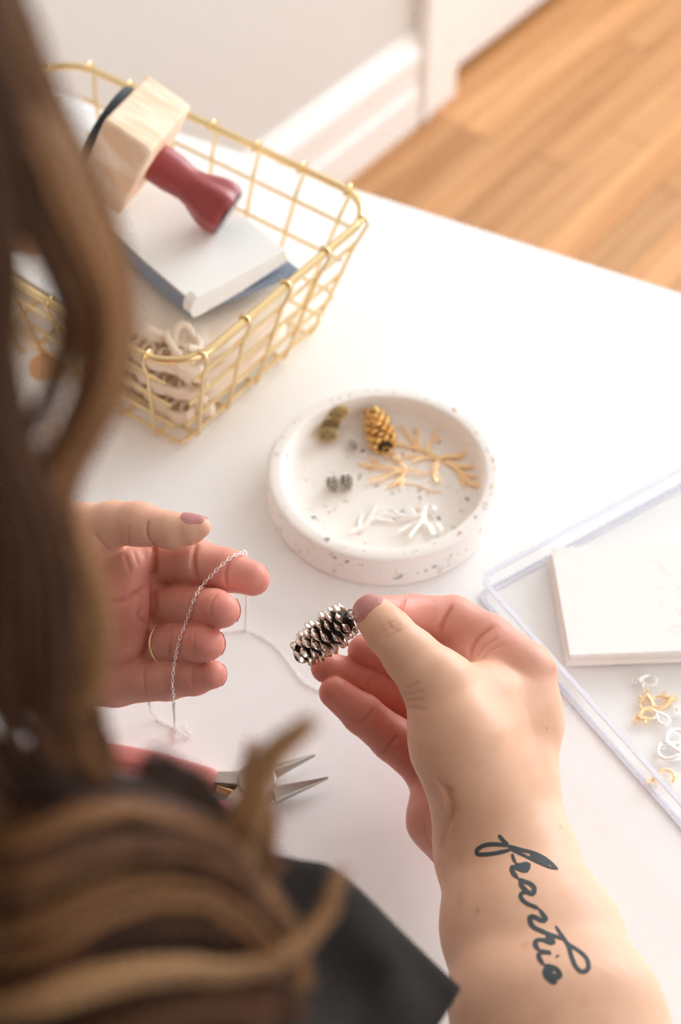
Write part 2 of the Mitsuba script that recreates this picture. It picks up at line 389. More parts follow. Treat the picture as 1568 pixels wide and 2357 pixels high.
# on towards the elbow and up to the sleeve
for q in ((1370, 2330, 489, 146), (1182, 2330, 491, 133), (1275, 2330, 488, 143)):
    a, ra = J(*q); b = ELB_R + (a - J(1275, 2330, 488, 143)[0]) * .8
    r_palm.append((a, b, ra, .030, BEIGE))
r_palm.append((ELB_R, ELB_R + (SHO_R - ELB_R) * .75, .036, .042, BEIGE))
r_fingers = [
    chain((1010, 1578, 549, 80), (948, 1512, 547, 64), (893, 1452, 547, 54), (868, 1424, 551, 46), (851, 1408, 554, 40), c=BEIGE),                       # thumb
    chain((1208, 1535, 573, 60), (1125, 1475, 583, 60), (1045, 1426, 589, 54), (950, 1416, 585, 47), (872, 1412, 572, 41, TIP), c=PINK),                        # index
    chain((1170, 1625, 598, 56), (1010, 1592, 611, 48), (905, 1535, 602, 43), (836, 1498, 591, 36), c=RED),                                                 # middle
    chain((1100, 1692, 604, 56), (935, 1614, 607, 47), (842, 1569, 597, 44), (752, 1536, 586, 37), c=RED),                                                  # ring
    chain((1000, 1780, 597, 56), (905, 1701, 592, 51), (835, 1644, 585, 46), (771, 1594, 580, 37), c=RED),                                                  # little
]
right = Limb(r_palm, r_fingers)
# --- left hand: palm up to the viewer, thumb above, fingers pointing right
ELB_L = np.array([-.375, .21, .80])
l_palm = (chain((325, 1294, 571, 52), (180, 1350, 575, 75), (-120, 1470, 583, 90), c=RED)
          + chain((318, 1396, 576, 53), (160, 1440, 583, 80), (-130, 1490, 588, 95), c=PINK)
          + chain((312, 1488, 578, 50), (150, 1500, 588, 75), (-130, 1510, 590, 90), c=PINK)
          + chain((265, 1570, 577, 52), (130, 1560, 584, 70), (-60, 1545, 588, 82), (-140, 1525, 590, 85), c=PINK)
          + chain((185, 1228, 560, 66), (70, 1320, 560, 88), (-60, 1425, 568, 100), (-140, 1470, 580, 100), c=WARM)
          + chain((296, 1310, 561, 40), (292, 1400, 562, 46), (285, 1475, 566, 44), c=RED))
for q in ((-120, 1470, 583, 90), (-140, 1525, 590, 85), (-140, 1470, 580, 100)):
    a, ra = J(*q); l_palm.append((a, ELB_L + (a - J(-135, 1490, 585, 90)[0]) * .9, ra * 1.05, .030, BEIGE))
l_palm.append((ELB_L, ELB_L + (SHO_L - ELB_L) * .75, .036, .042, BEIGE))
l_fingers = [
    chain((185, 1228, 560, 66), (262, 1205, 553, 51), (322, 1206, 548, 50), (400, 1222, 543, 41), (440, 1218, 541, 33), (463, 1213, 540, 23), c=WARM),
    chain((335, 1292, 572, 50), (395, 1290, 566, 49), (450, 1292, 560, 51), (525, 1313, 556, 48), (582, 1332, 552, 40, TIP), c=PINK),
    chain((330, 1394, 576, 51), (432, 1393, 562, 50), (494, 1402, 546, 45), (512, 1405, 533, 41, TIP), c=PINK),
    chain((322, 1486, 578, 47), (400, 1481, 563, 47), (457, 1480, 548, 43), (478, 1482, 536, 40, TIP), c=PINK),
    chain((268, 1572, 577, 51), (385, 1565, 563, 46), (448, 1557, 554, 42), (488, 1552, 548, 34, TIP), c=PINK),
]
left = Limb(l_palm, l_fingers)

def skin_points(limb, px, z0=.38):
    px = np.atleast_2d(px)
    d = np.array([ray(*q[:2]) for q in px]); n = np.linalg.norm(d, axis=1)
    p, hit = march(limb, EYE + d * z0, d, tmax=.35)
    return p, hit
def creased(limb, h, creases, split, spots=()):
    "meshes a limb, then presses its skin folds: (pixel polyline, width mm, depth mm, redness)"
    lo, hi = limb.bounds(); ax, cut, sgn = split
    l1, h1, l2, h2 = lo.copy(), hi.copy(), lo.copy(), hi.copy()
    if sgn > 0: l1[ax] = cut; h2[ax] = cut + .004
    else: h1[ax] = cut; l2[ax] = cut - .004
    m = join(surface(limb, l1, h1, h), surface(limb, l2, h2, .0018))           # the hand finer than the forearm
    v = np.array(m.vertices); g = grad(limb, v); col = limb.color(v)
    lum = 0.5 + 0.9 * (meshkit.fbm(v * 140, 3, 5) - .5)
    col = col * (1 + np.outer(lum - .5, [.10, .22, .24]))                  # blotchy, uneven skin
    for line, wd, dp, red in creases:
        q = resample(np.array(line, float), 40)
        p, hit = skin_points(limb, q)
        if hit.sum() < 2: continue
        ph = p[hit]; dist, near = cKDTree(ph).query(v, distance_upper_bound=.012)
        tt = near / (len(ph) - 1); fade = np.clip(np.minimum(tt, 1 - tt) * 5, .05, 1) * (dist < 1)
        k = np.exp(-np.minimum((dist / (wd * .8 / 1000)) ** 2, 40)) * fade
        v = v - g * (k * dp / 1000)[:, None]
        col = col * (1 - k[:, None] * red * .55 * np.array([.30, .55, .58]))
    for x, y, r_, c in spots:
        p, hit = skin_points(limb, [(x, y)])
        k = np.exp(-(np.linalg.norm(v - p[0], axis=1) / (r_ * .00016)) ** 2)[:, None] * .8
        col = col * (1 - k) + srgb(*c) * k
    return trimesh.Trimesh(v, m.faces, process=False), np.clip(col, 0, 1)
CR_R = [([(932, 1372), (927, 1395), (920, 1412)], 1.0, .7, .55), ([(1042, 1388), (1022, 1425), (1008, 1462)], 1.1, 1.2, .8), ([(1030, 1400), (1014, 1436), (1004, 1458)], .8, .5, .5),
        ([(1140, 1440), (1105, 1462), (1085, 1490), (1075, 1520)], 1.3, 1.2, .55), ([(1150, 1465), (1115, 1488), (1090, 1515)], .9, .5, .4), ([(1165, 1480), (1125, 1500), (1100, 1525)], .8, .4, .35),
        ([(868, 1462), (890, 1448), (925, 1435)], .65, .24, .5), ([(872, 1445), (895, 1436), (918, 1425)], .65, .24, .5), ([(880, 1470), (905, 1458), (930, 1446)], .65, .24, .5), ([(890, 1430), (905, 1448), (925, 1455)], .65, .24, .5),
        ([(928, 1585), (945, 1580), (965, 1568)], .9, .5, .3), ([(930, 1600), (950, 1596), (975, 1590)], .9, .6, .35), ([(928, 1615), (950, 1612), (985, 1612)], .8, .4, .25), ([(930, 1630), (955, 1630), (990, 1636)], .8, .3, .2),
        ([(862, 1628), (848, 1650), (818, 1668)], 1.0, .7, .5), ([(920, 1690), (902, 1708), (882, 1735)], 1.0, .8, .55), ([(930, 1712), (912, 1728)], .8, .4, .3),
        ([(870, 1545), (850, 1570), (838, 1585)], .9, .5, .45),
        ([(1020, 1800), (1030, 1830), (1040, 1860), (1030, 1900)], 2.2, 1.6, .75), ([(1000, 1790), (1025, 1815), (1050, 1822)], 1.6, .9, .5), ([(1022, 1850), (1040, 1862), (1052, 1850)], 1.3, .7, .5), ([(1035, 1880), (1022, 1925), (1012, 1965)], 1.8, 1.0, .5),
        ([(975, 1890), (985, 1930), (1002, 1960)], .9, .3, .3), ([(990, 1880), (1000, 1925), (1012, 1950)], .9, .3, .3), ([(1050, 1900), (1030, 1950), (1035, 1990)], 2.2, .5, .2), ([(1062, 2040), (1055, 2080), (1058, 2110)], 1.2, .3, .35),
        ([(1268, 1490), (1276, 1520), (1278, 1548)], 1.5, -.5, .0)]
CR_L = [([(455, 1242), (446, 1275), (447, 1310), (455, 1342)], 1.1, 1.0, .75), ([(448, 1262), (440, 1300), (445, 1340)], .8, .5, .5), ([(528, 1288), (518, 1318), (520, 1352)], .9, .55, .6),
        ([(440, 1360), (433, 1395), (442, 1440)], 1.0, .8, .6), ([(500, 1362), (485, 1390), (485, 1430)], .9, .5, .5), ([(398, 1446), (390, 1478), (394, 1518)], 1.0, .8, .6), ([(450, 1446), (445, 1478), (452, 1512)], .9, .5, .45),
        ([(335, 1525), (330, 1560), (338, 1605)], 1.0, .7, .5), ([(445, 1530), (440, 1555), (444, 1590)], .9, .35, .35),
        ([(342, 1196), (337, 1222), (345, 1252)], .8, .8, .6), ([(300, 1205), (293, 1230), (298, 1255)], .75, .4, .4),
        ([(352, 1245), (355, 1275), (354, 1310), (350, 1345)], 1.5, 2.0, 1.2), ([(351, 1340), (354, 1370), (353, 1405), (346, 1445)], 1.5, 2.0, 1.3), ([(346, 1440), (338, 1470), (330, 1500), (318, 1525)], 1.4, 1.6, 1.1),
        ([(215, 1225), (232, 1250), (250, 1268)], 1.2, .9, .45), ([(225, 1255), (240, 1275)], .9, .5, .35),
        ([(345, 1345), (310, 1368), (270, 1385), (200, 1390)], 1.2, .9, .5), ([(340, 1440), (320, 1420), (330, 1395)], 1.0, .6, .45), ([(290, 1380), (310, 1365), (335, 1375)], .9, .5, .4),
        ([(230, 1260), (190, 1340), (140, 1420), (100, 1560)], 1.6, 1.0, .4), ([(260, 1530), (200, 1470), (120, 1440)], 1.4, .8, .4), ([(285, 1270), (300, 1320)], .9, .3, .3), ([(305, 1262), (322, 1310)], .9, .3, .3)]
rm, rc = creased(right, .00062, CR_R, (1, .235, 1), [(1098, 2098, 5, (160, 80, 62)), (1299, 2057, 7, (222, 150, 96)), (1207, 2178, 7, (200, 118, 76)), (1341, 2306, 6, (214, 140, 92)), (1292, 1903, 5, (214, 140, 116)), (1259, 1676, 3, (190, 110, 90))])
lm, lc = creased(left, .00062, CR_L, (0, -.165, 1))

# --- head, neck, trunk and legs (mostly outside the frame): one soft body in world space
MID = np.array([-.172, .03, 1.0])
B = [(MID + [0, 0, .0], MID + TV * .03 + [0, 0, .10], .058, .052), (SHO_R + TU * -.03, SHO_L + TU * .03, .052, .052), (MID - Z * .05 + TV * .02, MID - TV * .10 - Z * .40, .105, .105),
     (MID - Z * .06 + TU * .05 + TV * .02, MID - Z * .18 + TU * .05 + TV * .03, .085, .075), (MID - Z * .06 - TU * .05 + TV * .02, MID - Z * .18 - TU * .05 + TV * .03, .085, .075),
     (SHO_R, SHO_R + (ELB_R - SHO_R) * .55, .045, .043), (SHO_L, SHO_L + (ELB_L - SHO_L) * .55, .045, .043)]
HIP = MID - TV * .13 - Z * .45
LEGS = [(HIP - TU * .07, HIP + TU * .07, .105, .105), (HIP, MID - TV * .10 - Z * .34, .11, .10)]
for sgn in (1, -1):
    h0 = HIP + TU * .09 * sgn; k0 = h0 + TV * .40 + TU * .03 * sgn - Z * .01; f0 = k0 - TV * .06 - Z * .44
    LEGS += [(h0, k0, .085, .058), (k0, f0, .055, .038)]
HEAD = MID + TV * .085 + Z * .195 - TU * .005
HF = unit(TV * .86 - Z * .52)                                  # the face looks down at the hands
HUP = unit(Z - HF * (Z @ HF)); HR = np.cross(HF, HUP)
def head_d(p):
    q = p - HEAD; x, y, z = q @ HR, q @ HF, q @ HUP
    def ell(cx, cy, cz, a, b, c):
        u = np.stack([(x - cx) / a, (y - cy) / b, (z - cz) / c], 1); return (np.linalg.norm(u, axis=1) - 1) * min(a, b, c)
    d = ell(0, -.01, .025, .072, .090, .085)
    d = smin(d, ell(0, .025, -.045, .056, .062, .066), .03)
    d = smin(d, cone_d(p, HEAD + HF * .083 + HUP * -.002, HEAD + HF * .100 - HUP * .032, .006, .011), .012)      # nose
    d = smin(d, cone_d(p, HEAD + HF * .078 - HUP * .062 - HR * .014, HEAD + HF * .078 - HUP * .062 + HR * .014, .007, .007), .008)   # lips
    d = smin(d, cone_d(p, HEAD + HF * .066 - HUP * .098, HEAD + HF * .064 - HUP * .096, .016, .016), .02)          # chin
    for s in (1, -1):
        e = HEAD + HR * s * .031 + HF * .085 - HUP * .004
        d = np.maximum(d, -(np.linalg.norm(p - e, axis=1) - .013) ) if False else smin(d, np.linalg.norm(p - (e - HF * .016), axis=1) - .0135, .006)
        d = smin(d, cone_d(p, HEAD + HR * s * .014 + HF * .082 + HUP * .017, HEAD + HR * s * .046 + HF * .068 + HUP * .014, .007, .006), .012)  # brows
        d = smin(d, cone_d(p, HEAD + HR * s * .073 + HF * -.002 + HUP * .012, HEAD + HR * s * .070 + HF * .004 - HUP * .028, .011, .007), .004)   # ears
    return d
def trunk_d(p):
    d = None
    for a, b, ra, rb in B: e = cone_d(p, a, b, ra, rb); d = e if d is None else smin(d, e, .04)
    return d
def legs_d(p):
    d = None
    for a, b, ra, rb in LEGS: e = cone_d(p, a, b, ra, rb); d = e if d is None else smin(d, e, .02)
    return d
def feet_d(p):
    d = np.full(len(p), 9.0)
    for k in (3, 5):
        f = LEGS[k][1]; d = np.minimum(d, cone_d(p, f, f - Z * .02 + TV * .01, .035, .03)); d = smin(d, cone_d(p, np.r_[f[:2], .034] + [0, 0, 0], np.r_[f[:2] + TV[:2] * .15, .024], .034, .024), .02)
    return d
def body_d(p):
    return smin(smin(trunk_d(p), head_d(p), .02), np.minimum(legs_d(p), feet_d(p)), .02)
bm = surface(body_d, np.array([-.52, -.35, -.01]), np.array([.22, .55, 1.34]), .005)
bc = np.tile(srgb(*BEIGE), (len(bm.vertices), 1))
pv = np.array(bm.vertices) - HEAD
lips = np.exp(-(((pv @ HR) / .02) ** 2 + ((pv @ HUP + .062) / .008) ** 2)) * (pv @ HF > .05)
bc = bc * (1 - lips[:, None] * np.array([.15, .5, .45]))
PERSON = thing('person', 'person in black with long wavy brown hair holding a pine cone charm and fine chain', 'person')
skin = join(rm, lm, bm)
obj('body', skin, 'm_skin', PERSON, True, color=np.vstack([rc, lc, bc]), label='bare skin of both hands and the tattooed right forearm')

# --- nails: curved polished shells laid on the finger ends
def nail(limb, k, face, length, width, over=.0, name='nail'):
    "tip, back: two points along the finger's axis; face: which way the nail looks"
    f = limb.fingers[k]; tip, back, r = f[-1][1], f[-1][0], f[-1][3]; one = lambda q: limb.finger_d(q, f)
    ax = unit(tip - back); face = unit(face - ax * np.dot(face, ax)); side = np.cross(ax, face)
    n, m = 15, 13
    G = np.zeros((n, m, 3)); half = width / 2 / r
    for i, s in enumerate(np.linspace(-1, 1, n)):
        for j, t in enumerate(np.linspace(-1, 1, m)):
            sq = (1 - .38 * abs(s) ** 4 - .10 * s)                # narrows to the free edge, rounded ends
            ww = half * t * (max(0.0, 1 - max(0, abs(s) - .55) ** 2 * 2.2)) 
            ctr = tip + ax * (length * .5 * s + over)
            back_off = min(0.0, -(length * .5 * s + over - .2 * r))
            o = ctr + (face * math.cos(ww) + side * math.sin(ww)) * 2.6 * r
            G[i, j] = o; 
    aim = []
    for i, s in enumerate(np.linspace(-1, 1, n)):
        u = length * .5 * s + over
        for j, t in enumerate(np.linspace(-1, 1, m)):
            aim.append(tip + ax * min(u, .15 * r))
    o = G.reshape(-1, 3); aim = np.array(aim)
    p, hit = march(one, o, aim - o, tmax=3 * r)
    p = p.reshape(n, m, 3)
    nn = unit(o - aim).reshape(n, m, 3)
    p = p + nn * .00035
    for _ in range(2):                                           # even out
        q = p.copy(); q[1:-1] = (p[:-2] + 2 * p[1:-1] + p[2:]) / 4; p = q
    sh = grid_mesh(p, .0007)
    c = p.mean((0, 1))
    if np.dot(np.cross(p[1, m // 2] - p[0, m // 2], p[n // 2, m - 1] - p[n // 2, 0]), face) < 0: sh = grid_mesh(p[:, ::-1], .0007)
    obj(name, sh, 'm_nail', PERSON, 35, label='dusty mauve nail' if name == 'nail' else None)
nail(right, 0, -FWD + UP * .12 + RIGHT * .05, .0128, .0128, over=.0008)
nail(right, 2, RIGHT * -.3 + UP * 1.0 + FWD * .6, .009, .009, over=.001)
nail(right, 3, FWD + UP * .5, .009, .009, over=.001)
nail(right, 4, FWD * 1.0 - RIGHT * .2 + UP * .1, .008, .008, over=.001)
nail(right, 1, FWD + UP * .25, .009, .008, over=.001)
nail(left, 0, UP - FWD * .06, .0120, .0086, over=.0006)
nail(left, 1, FWD * .72 + RIGHT * .75, .0105, .0105, over=.0046)
nail(left, 2, RIGHT * 1.0 + FWD * .1, .0095, .0085, over=.0005)
nail(left, 3, RIGHT * 1.0 + FWD * .1, .0095, .0085, over=.0005)
nail(left, 4, RIGHT * .85 + FWD * .5 - UP * .1, .009, .009, over=.0032)

# --- the cursive tattoo: ink ribbons lying on the forearm's skin
def stroke(pts, w):
    p3 = []
    q = resample(np.array(pts, float), max(12, int(sum(math.dist(a, b) for a, b in zip(pts, pts[1:])) / 22)))
    pix = np.array([(1050 + x / 4.48, 1880 + y / 4.48) for x, y in q[:, :2]])
    p, hit = skin_points(right, pix)
    if hit.sum() < 3: return None
    p = p[hit]; n = grad(right, p); t = unit(np.gradient(p, axis=0)); s = np.cross(n, t)
    u = np.linspace(0, 1, len(p)); wid = w * (0.35 + .65 * np.sqrt(np.clip(np.minimum(u, 1 - u) * 8, 0, 1))) / 4.48 * .00019
    return grid_mesh(np.stack([p + s * wid[:, None] / 2, p - s * wid[:, None] / 2], 1) + (n * .00028)[:, None], 0)
INK = [([(440, 190), (480, 240), (540, 300)], 34), ([(540, 300), (660, 340), (800, 375), (930, 440), (1050, 545)], 34), ([(1050, 545), (960, 520), (850, 475), (730, 415), (600, 350), (540, 310)], 30),
       ([(760, 400), (860, 440), (960, 500)], 46), ([(545, 305), (440, 287), (310, 292), (225, 335), (215, 378), (260, 392), (380, 382), (480, 362), (570, 340)], 36), ([(580, 385), (592, 430), (612, 475)], 26),
       ([(610, 480), (660, 500), (735, 485), (745, 510), (720, 560), (660, 545), (600, 515), (575, 530), (590, 580), (640, 640)], 40), ([(650, 500), (720, 530)], 46),
       ([(640, 640), (700, 668), (770, 695), (808, 745), (790, 800), (730, 770), (675, 710), (655, 665)], 40), ([(790, 795), (720, 780), (668, 800), (680, 850), (730, 895), (800, 925), (860, 955)], 34),
       ([(862, 955), (890, 1000), (925, 1055), (890, 1075), (820, 1040), (768, 1030), (765, 1080), (800, 1140), (880, 1180), (960, 1215), (1040, 1240), (1105, 1270)], 40),
       ([(1025, 1128), (1060, 1180), (1105, 1250), (1160, 1335), (1190, 1440), (1235, 1545), (1300, 1600), (1365, 1565), (1350, 1470), (1280, 1395), (1190, 1335), (1110, 1270)], 34),
       ([(930, 1210), (985, 1260), (1000, 1310), (950, 1295), (890, 1272), (828, 1280), (822, 1330), (860, 1385)], 40), ([(940, 1225), (1000, 1300)], 46),
       ([(850, 1375), (920, 1395), (985, 1405), (900, 1400), (855, 1415), (865, 1470), (905, 1530)], 36), ([(1040, 1432), (1055, 1446)], 30),
       ([(905, 1530), (960, 1545), (1030, 1570), (1070, 1620), (1060, 1655), (990, 1640), (920, 1590), (915, 1560)], 40), ([(930, 1560), (1000, 1600)], 60), ([(915, 1560), (925, 1640), (990, 1700), (1040, 1715)], 36), ([(1040, 1715), (1000, 1680)], 26)]
obj('tattoo', join([s for s in (stroke(*k) for k in INK) if s is not None]), 'm_ink', PERSON, False, label='dark cursive ink lettering on the right forearm')
# ------------------------------------------------------------------ clothes
def dark_cloth(p, n, uv):
    return mikit.mix(lin(35, 30, 28), lin(45, 40, 37), mikit.fbm(p.x * 900, p.y * 900, p.z * 900, 2))
mat('m_black', mikit.proc(dark_cloth), 0.8, spec=0.15)
mat('m_denim', srgb(60, 72, 96), 0.85, spec=0.2)
mat('m_stool', 'x' and srgb(190, 146, 98), 0.5)
def shirt_d(p):
    d = trunk_d(p) - .008
    d = np.maximum(d, (p[:, 2] - 1.045 - .25 * (np.linalg.norm(p[:, :2] - MID[:2], axis=1) > .11)))
    return np.maximum(d, .56 - p[:, 2])
sh = surface(shirt_d, np.array([-.52, -.33, .5]), np.array([.16, .33, 1.1]), .006)
# the loose open front that hangs forward over the table's edge
rows = [[(-260, 1880, 335), (40, 1890, 343), (300, 1900, 350), (470, 1915, 356), (600, 1955, 364), (690, 1978, 370), (760, 1992, 374), (840, 2056, 378), (925, 2142, 383), (1062, 2274, 389)],
        [(-260, 2100, 330), (20, 2100, 338), (260, 2100, 345), (420, 2110, 348), (560, 2120, 356), (660, 2120, 362), (745, 2125, 366), (830, 2170, 370), (910, 2225, 378), (1030, 2330, 385)],
        [(-260, 2300, 322), (0, 2300, 330), (230, 2300, 336), (400, 2300, 342), (540, 2290, 348), (650, 2280, 354), (740, 2262, 362), (830, 2275, 372), (905, 2310, 372), (985, 2395, 378)],
        [(-260, 2520, 314), (0, 2520, 322), (200, 2520, 328), (380, 2520, 332), (510, 2500, 338), (620, 2480, 343), (720, 2450, 350), (800, 2440, 356), (870, 2440, 364), (930, 2470, 370)],
        [(-260, 2900, 290), (-60, 2900, 296), (150, 2900, 300), (300, 2900, 305), (430, 2880, 310), (560, 2850, 315), (660, 2800, 322), (740, 2760, 330), (800, 2720, 338), (860, 2700, 345)]]
ctl = np.array([[at(a, b, c / 1000) for a, b, c in r] for r in rows])
ctl = np.concatenate([ctl, [[MID + TV * .085 - Z * .02 + (SHO_R + TV * .055 + TU * .02 - Z * .03 - MID - TV * .085 + Z * .02) * k for k in np.linspace(-.25, 1, 10)]]])
g1 = np.array([resample(r, 60) for r in ctl])
G = np.array([resample(g1[:, j], 60) for j in range(60)]).transpose(1, 0, 2)
uu, vv = np.meshgrid(np.linspace(0, 1, 60), np.linspace(0, 1, 60), indexing='ij')
nn = unit(np.cross(np.gradient(G, axis=0), np.gradient(G, axis=1)))
fold = .0035 * np.sin(vv * 16 + uu * 6) * np.exp(-((uu - .42) / .25) ** 2) + .0025 * np.sin(vv * 9 - uu * 11)
fold -= .006 * np.exp(-(((vv - .74) + (uu - .42) * .5) / .035) ** 2 - ((uu - .40) / .14) ** 2)
fold *= np.clip(uu * 14, 0, 1) * np.clip((1 - vv) * 10, 0, 1)
G = G + nn * fold[..., None]
obj('black_top', join(sh, grid_mesh(G, .0018)), 'm_black', PERSON, True, label='loose black top with an open hanging front')
def trousers_d(p):
    return np.maximum(np.maximum(legs_d(p) - .009, p[:, 2] - .66), .09 - p[:, 2])
obj('trousers', surface(trousers_d, np.array([-.6, -.4, .03]), np.array([.25, .6, .72]), .007), 'm_denim', PERSON, True, label='dark blue trousers')

# ------------------------------------------------------------------ hair: locks of fine strands
scene['m_hair'] = {'type': 'twosided', 'bsdf': {'type': 'principled', 'base_color': {'type': 'mesh_attribute', 'name': 'vertex_color'}, 'roughness': 0.45, 'specular': 0.25}}
hv, hf, hc, hn = [], [], [], [0]
def strands(P, wid, n, c0, c1, r=.00042, flat=.6, wave=.0012, seg=44, spread=None):
    "n strands inside a lock around the centre line P with half-width wid along it; colour c0 to c1"
    t, b, a = frames(P, up=FWD)
    u = np.linspace(0, 1, len(P))
    for k in range(n):
        rr, th = math.sqrt(rng.uniform()), rng.uniform(0, 2 * math.pi)
        ox, oy = rr * math.cos(th), rr * math.sin(th) * flat
        ph, fr = rng.uniform(0, 6.28, 2), rng.uniform(1.5, 4.0, 2)
        o = wid * (ox + .16 * np.sin(u * fr[0] * 3 + ph[0])); q = wid * (oy + .14 * np.sin(u * fr[1] * 3 + ph[1]))
        L = rng.uniform(.9, 1.0); m = max(6, int(len(P) * L))
        C = (P + b * o[:, None] + a * q[:, None] + b * (wave * np.sin(u * 9 + ph[1]))[:, None])[:m]
        rad = r * rng.uniform(.7, 1.25) * np.clip((1 - np.linspace(0, 1, m)) * 8 + .25, 0, 1)
        tb_ = tube(C, rad, 4, caps=False)
        mix = np.clip(np.linspace(0, 1, m) + rng.normal(0, .16), 0, 1)[:, None]
        col = (srgb(*c0) * (1 - mix) + srgb(*c1) * mix) * rng.uniform(.62, 1.3)
        hv.append(tb_.vertices); hf.append(tb_.faces + hn[0]); hc.append(np.repeat(col, 4, 0)); hn[0] += len(tb_.vertices)
def lock(pts, n, c0, c1, pre=(), seg=44, **k):
    "pts: (px, py, z mm, half-width px)"
    rows = [(*p, w) for p, w in pre] + [(*at(x, y, z * .80 / 1000), w * z * .80 / 1000 / FPX) for x, y, z, w in pts]
    q = resample(np.array(rows), seg)
    strands(q[:, :3], q[:, 3], n, c0, c1, **k)
CROWN = HEAD + HUP * .085 - HF * .01
PRE_A = [(CROWN + HR * .03, .010), (HEAD + HR * .078 + HUP * .06 + HF * .03, .012), (at(-420, -260, .19), .007)]
PRE_B = [(CROWN + HR * .025, .010), (HEAD + HR * .075 + HUP * .06 + HF * .01, .012), (at(-560, 0, .18), .007)]
PRE_C = [(CROWN - HF * .03, .014), (HEAD + HR * .075 - HF * .04 + HUP * .02, .016), (HEAD + HR * .095 - HF * .03 - HUP * .06, .016)]
DARK, BROWN, GOLD, HONEY = (64, 43, 32), (102, 69, 48), (152, 108, 70), (186, 144, 102)
lock([(-75, -30, 232, 85), (-5, 130, 238, 82), (62, 290, 244, 82), (128, 410, 248, 78), (180, 515, 252, 74), (215, 615, 255, 68), (246, 715, 258, 52), (250, 815, 260, 46), (226, 915, 262, 40), (184, 1005, 264, 34), (140, 1085, 266, 36),
      (112, 1170, 268, 46), (128, 1270, 270, 66), (165, 1380, 272, 72), (178, 1500, 274, 66), (162, 1620, 276, 58), (170, 1740, 280, 60), (260, 1850, 286, 70)], 300, DARK, GOLD, PRE_A, 60)
lock([(60, 250, 240, 40), (150, 420, 244, 36), (205, 540, 248, 34), (262, 690, 252, 26), (268, 800, 254, 22), (236, 925, 256, 18), (170, 1040, 260, 16), (120, 1150, 262, 20), (150, 1330, 266, 30)], 46, BROWN, GOLD, PRE_A, 50)
lock([(-120, 250, 226, 75), (-60, 450, 232, 74), (-42, 620, 238, 74), (-45, 780, 244, 70), (-28, 930, 250, 78), (0, 1060, 254, 82), (35, 1190, 258, 100), (55, 1340, 262, 120), (60, 1500, 266, 120), (70, 1650, 272, 110), (120, 1800, 280, 110)], 330, DARK, BROWN, PRE_B, 60)
lock([(-120, 20, 226, 60), (-40, 170, 232, 60), (20, 330, 238, 52), (60, 480, 244, 26), (130, 640, 248, 16), (160, 760, 252, 12), (120, 900, 256, 14), (60, 1040, 258, 24), (30, 1180, 262, 40)], 60, DARK, BROWN, PRE_B, 50)
lock([(-60, 640, 240, 30), (20, 760, 246, 26), (90, 770, 250, 22), (150, 720, 252, 14), (190, 690, 252, 10)], 22, BROWN, BROWN, PRE_B, 40)
lock([(-40, 1180, 262, 40), (40, 1290, 266, 34), (70, 1400, 270, 36), (40, 1560, 276, 40)], 40, GOLD, HONEY, PRE_B, 50)
# the curls that lie over the shoulder
lock([(-200, 1780, 268, 120), (60, 1810, 280, 110), (260, 1840, 292, 90), (420, 1900, 302, 84), (540, 2000, 308, 80), (600, 2130, 308, 80), (590, 2280, 300, 100), (480, 2450, 285, 120)], 420, DARK, DARK, PRE_C, 44)
lock([(-200, 1960, 262, 110), (60, 1920, 274, 100), (250, 1900, 284, 80), (420, 1930, 294, 74), (560, 2030, 298, 70), (640, 2140, 296, 74)], 260, DARK, BROWN, PRE_C, 44)
lock([(-200, 2110, 258, 60), (60, 2060, 268, 60), (230, 1998, 276, 60), (390, 1975, 284, 58), (530, 2008, 290, 48), (640, 2095, 292, 42), (700, 2230, 290, 34), (690, 2400, 284, 34)], 150, GOLD, HONEY, PRE_C, 48)
lrng = np.random.default_rng(8)
for k in range(22):                                  # finer wisps that break the big curls up
    y0 = 1860 + 30 * k + lrng.uniform(-20, 20); z0 = lrng.uniform(250, 262); bend = lrng.uniform(-50, 30); rise = np.interp(y0, [1860, 2150, 2500], [40, -70, -130])
    tone = [(DARK, BROWN), (BROWN, GOLD), (DARK, BROWN), (DARK, DARK), (BROWN, GOLD), (BROWN, BROWN)][k % 6]
    lock([(-200, y0 + 120, z0, 34), (60, y0 + 60 + bend * .5, z0 + 8, 30), (260, y0 + rise * .4 + bend, z0 + 16, 28), (430, y0 + rise + bend * .6, z0 + 22, 26), (560 + lrng.uniform(-30, 30), y0 + rise * .8 + 40, z0 + 26, 24), (640 + lrng.uniform(-50, 40), y0 + rise * .5 + 130, z0 + 26, 18), (650 + lrng.uniform(-90, 60), y0 + 240 + rise * .3, z0 + 20, 12)], 34, *tone, PRE_C, 44)
lock([(-200, 2560, 262, 150), (120, 2480, 272, 130), (380, 2420, 280, 120), (580, 2380, 286, 100), (700, 2400, 286, 90)], 300, BROWN, BROWN, PRE_C, 40, r=.0006)
lock([(-200, 2190, 262, 50), (120, 2105, 272, 48), (330, 2060, 280, 46), (500, 2095, 288, 44), (610, 2190, 290, 44), (640, 2330, 284, 50)], 170, DARK, DARK, PRE_C, 44)
lock([(-200, 2270, 256, 60), (150, 2180, 266, 54), (370, 2145, 274, 50), (540, 2190, 282, 46), (640, 2270, 284, 44), (700, 2420, 280, 44)], 190, BROWN, DARK, PRE_C, 44)
lock([(-200, 2390, 250, 70), (120, 2290, 260, 62), (360, 2235, 268, 50), (520, 2240, 274, 42), (630, 2215, 278, 36), (705, 2160, 282, 34), (762, 2085, 286, 32), (786, 2020, 288, 26), (776, 1960, 290, 16), (758, 1905, 291, 6)], 130, BROWN, HONEY, PRE_C, 56)
lock([(-200, 2520, 250, 100), (150, 2420, 260, 90), (400, 2340, 268, 80), (620, 2330, 272, 70), (760, 2400, 270, 70)], 300, DARK, BROWN, PRE_C, 40)
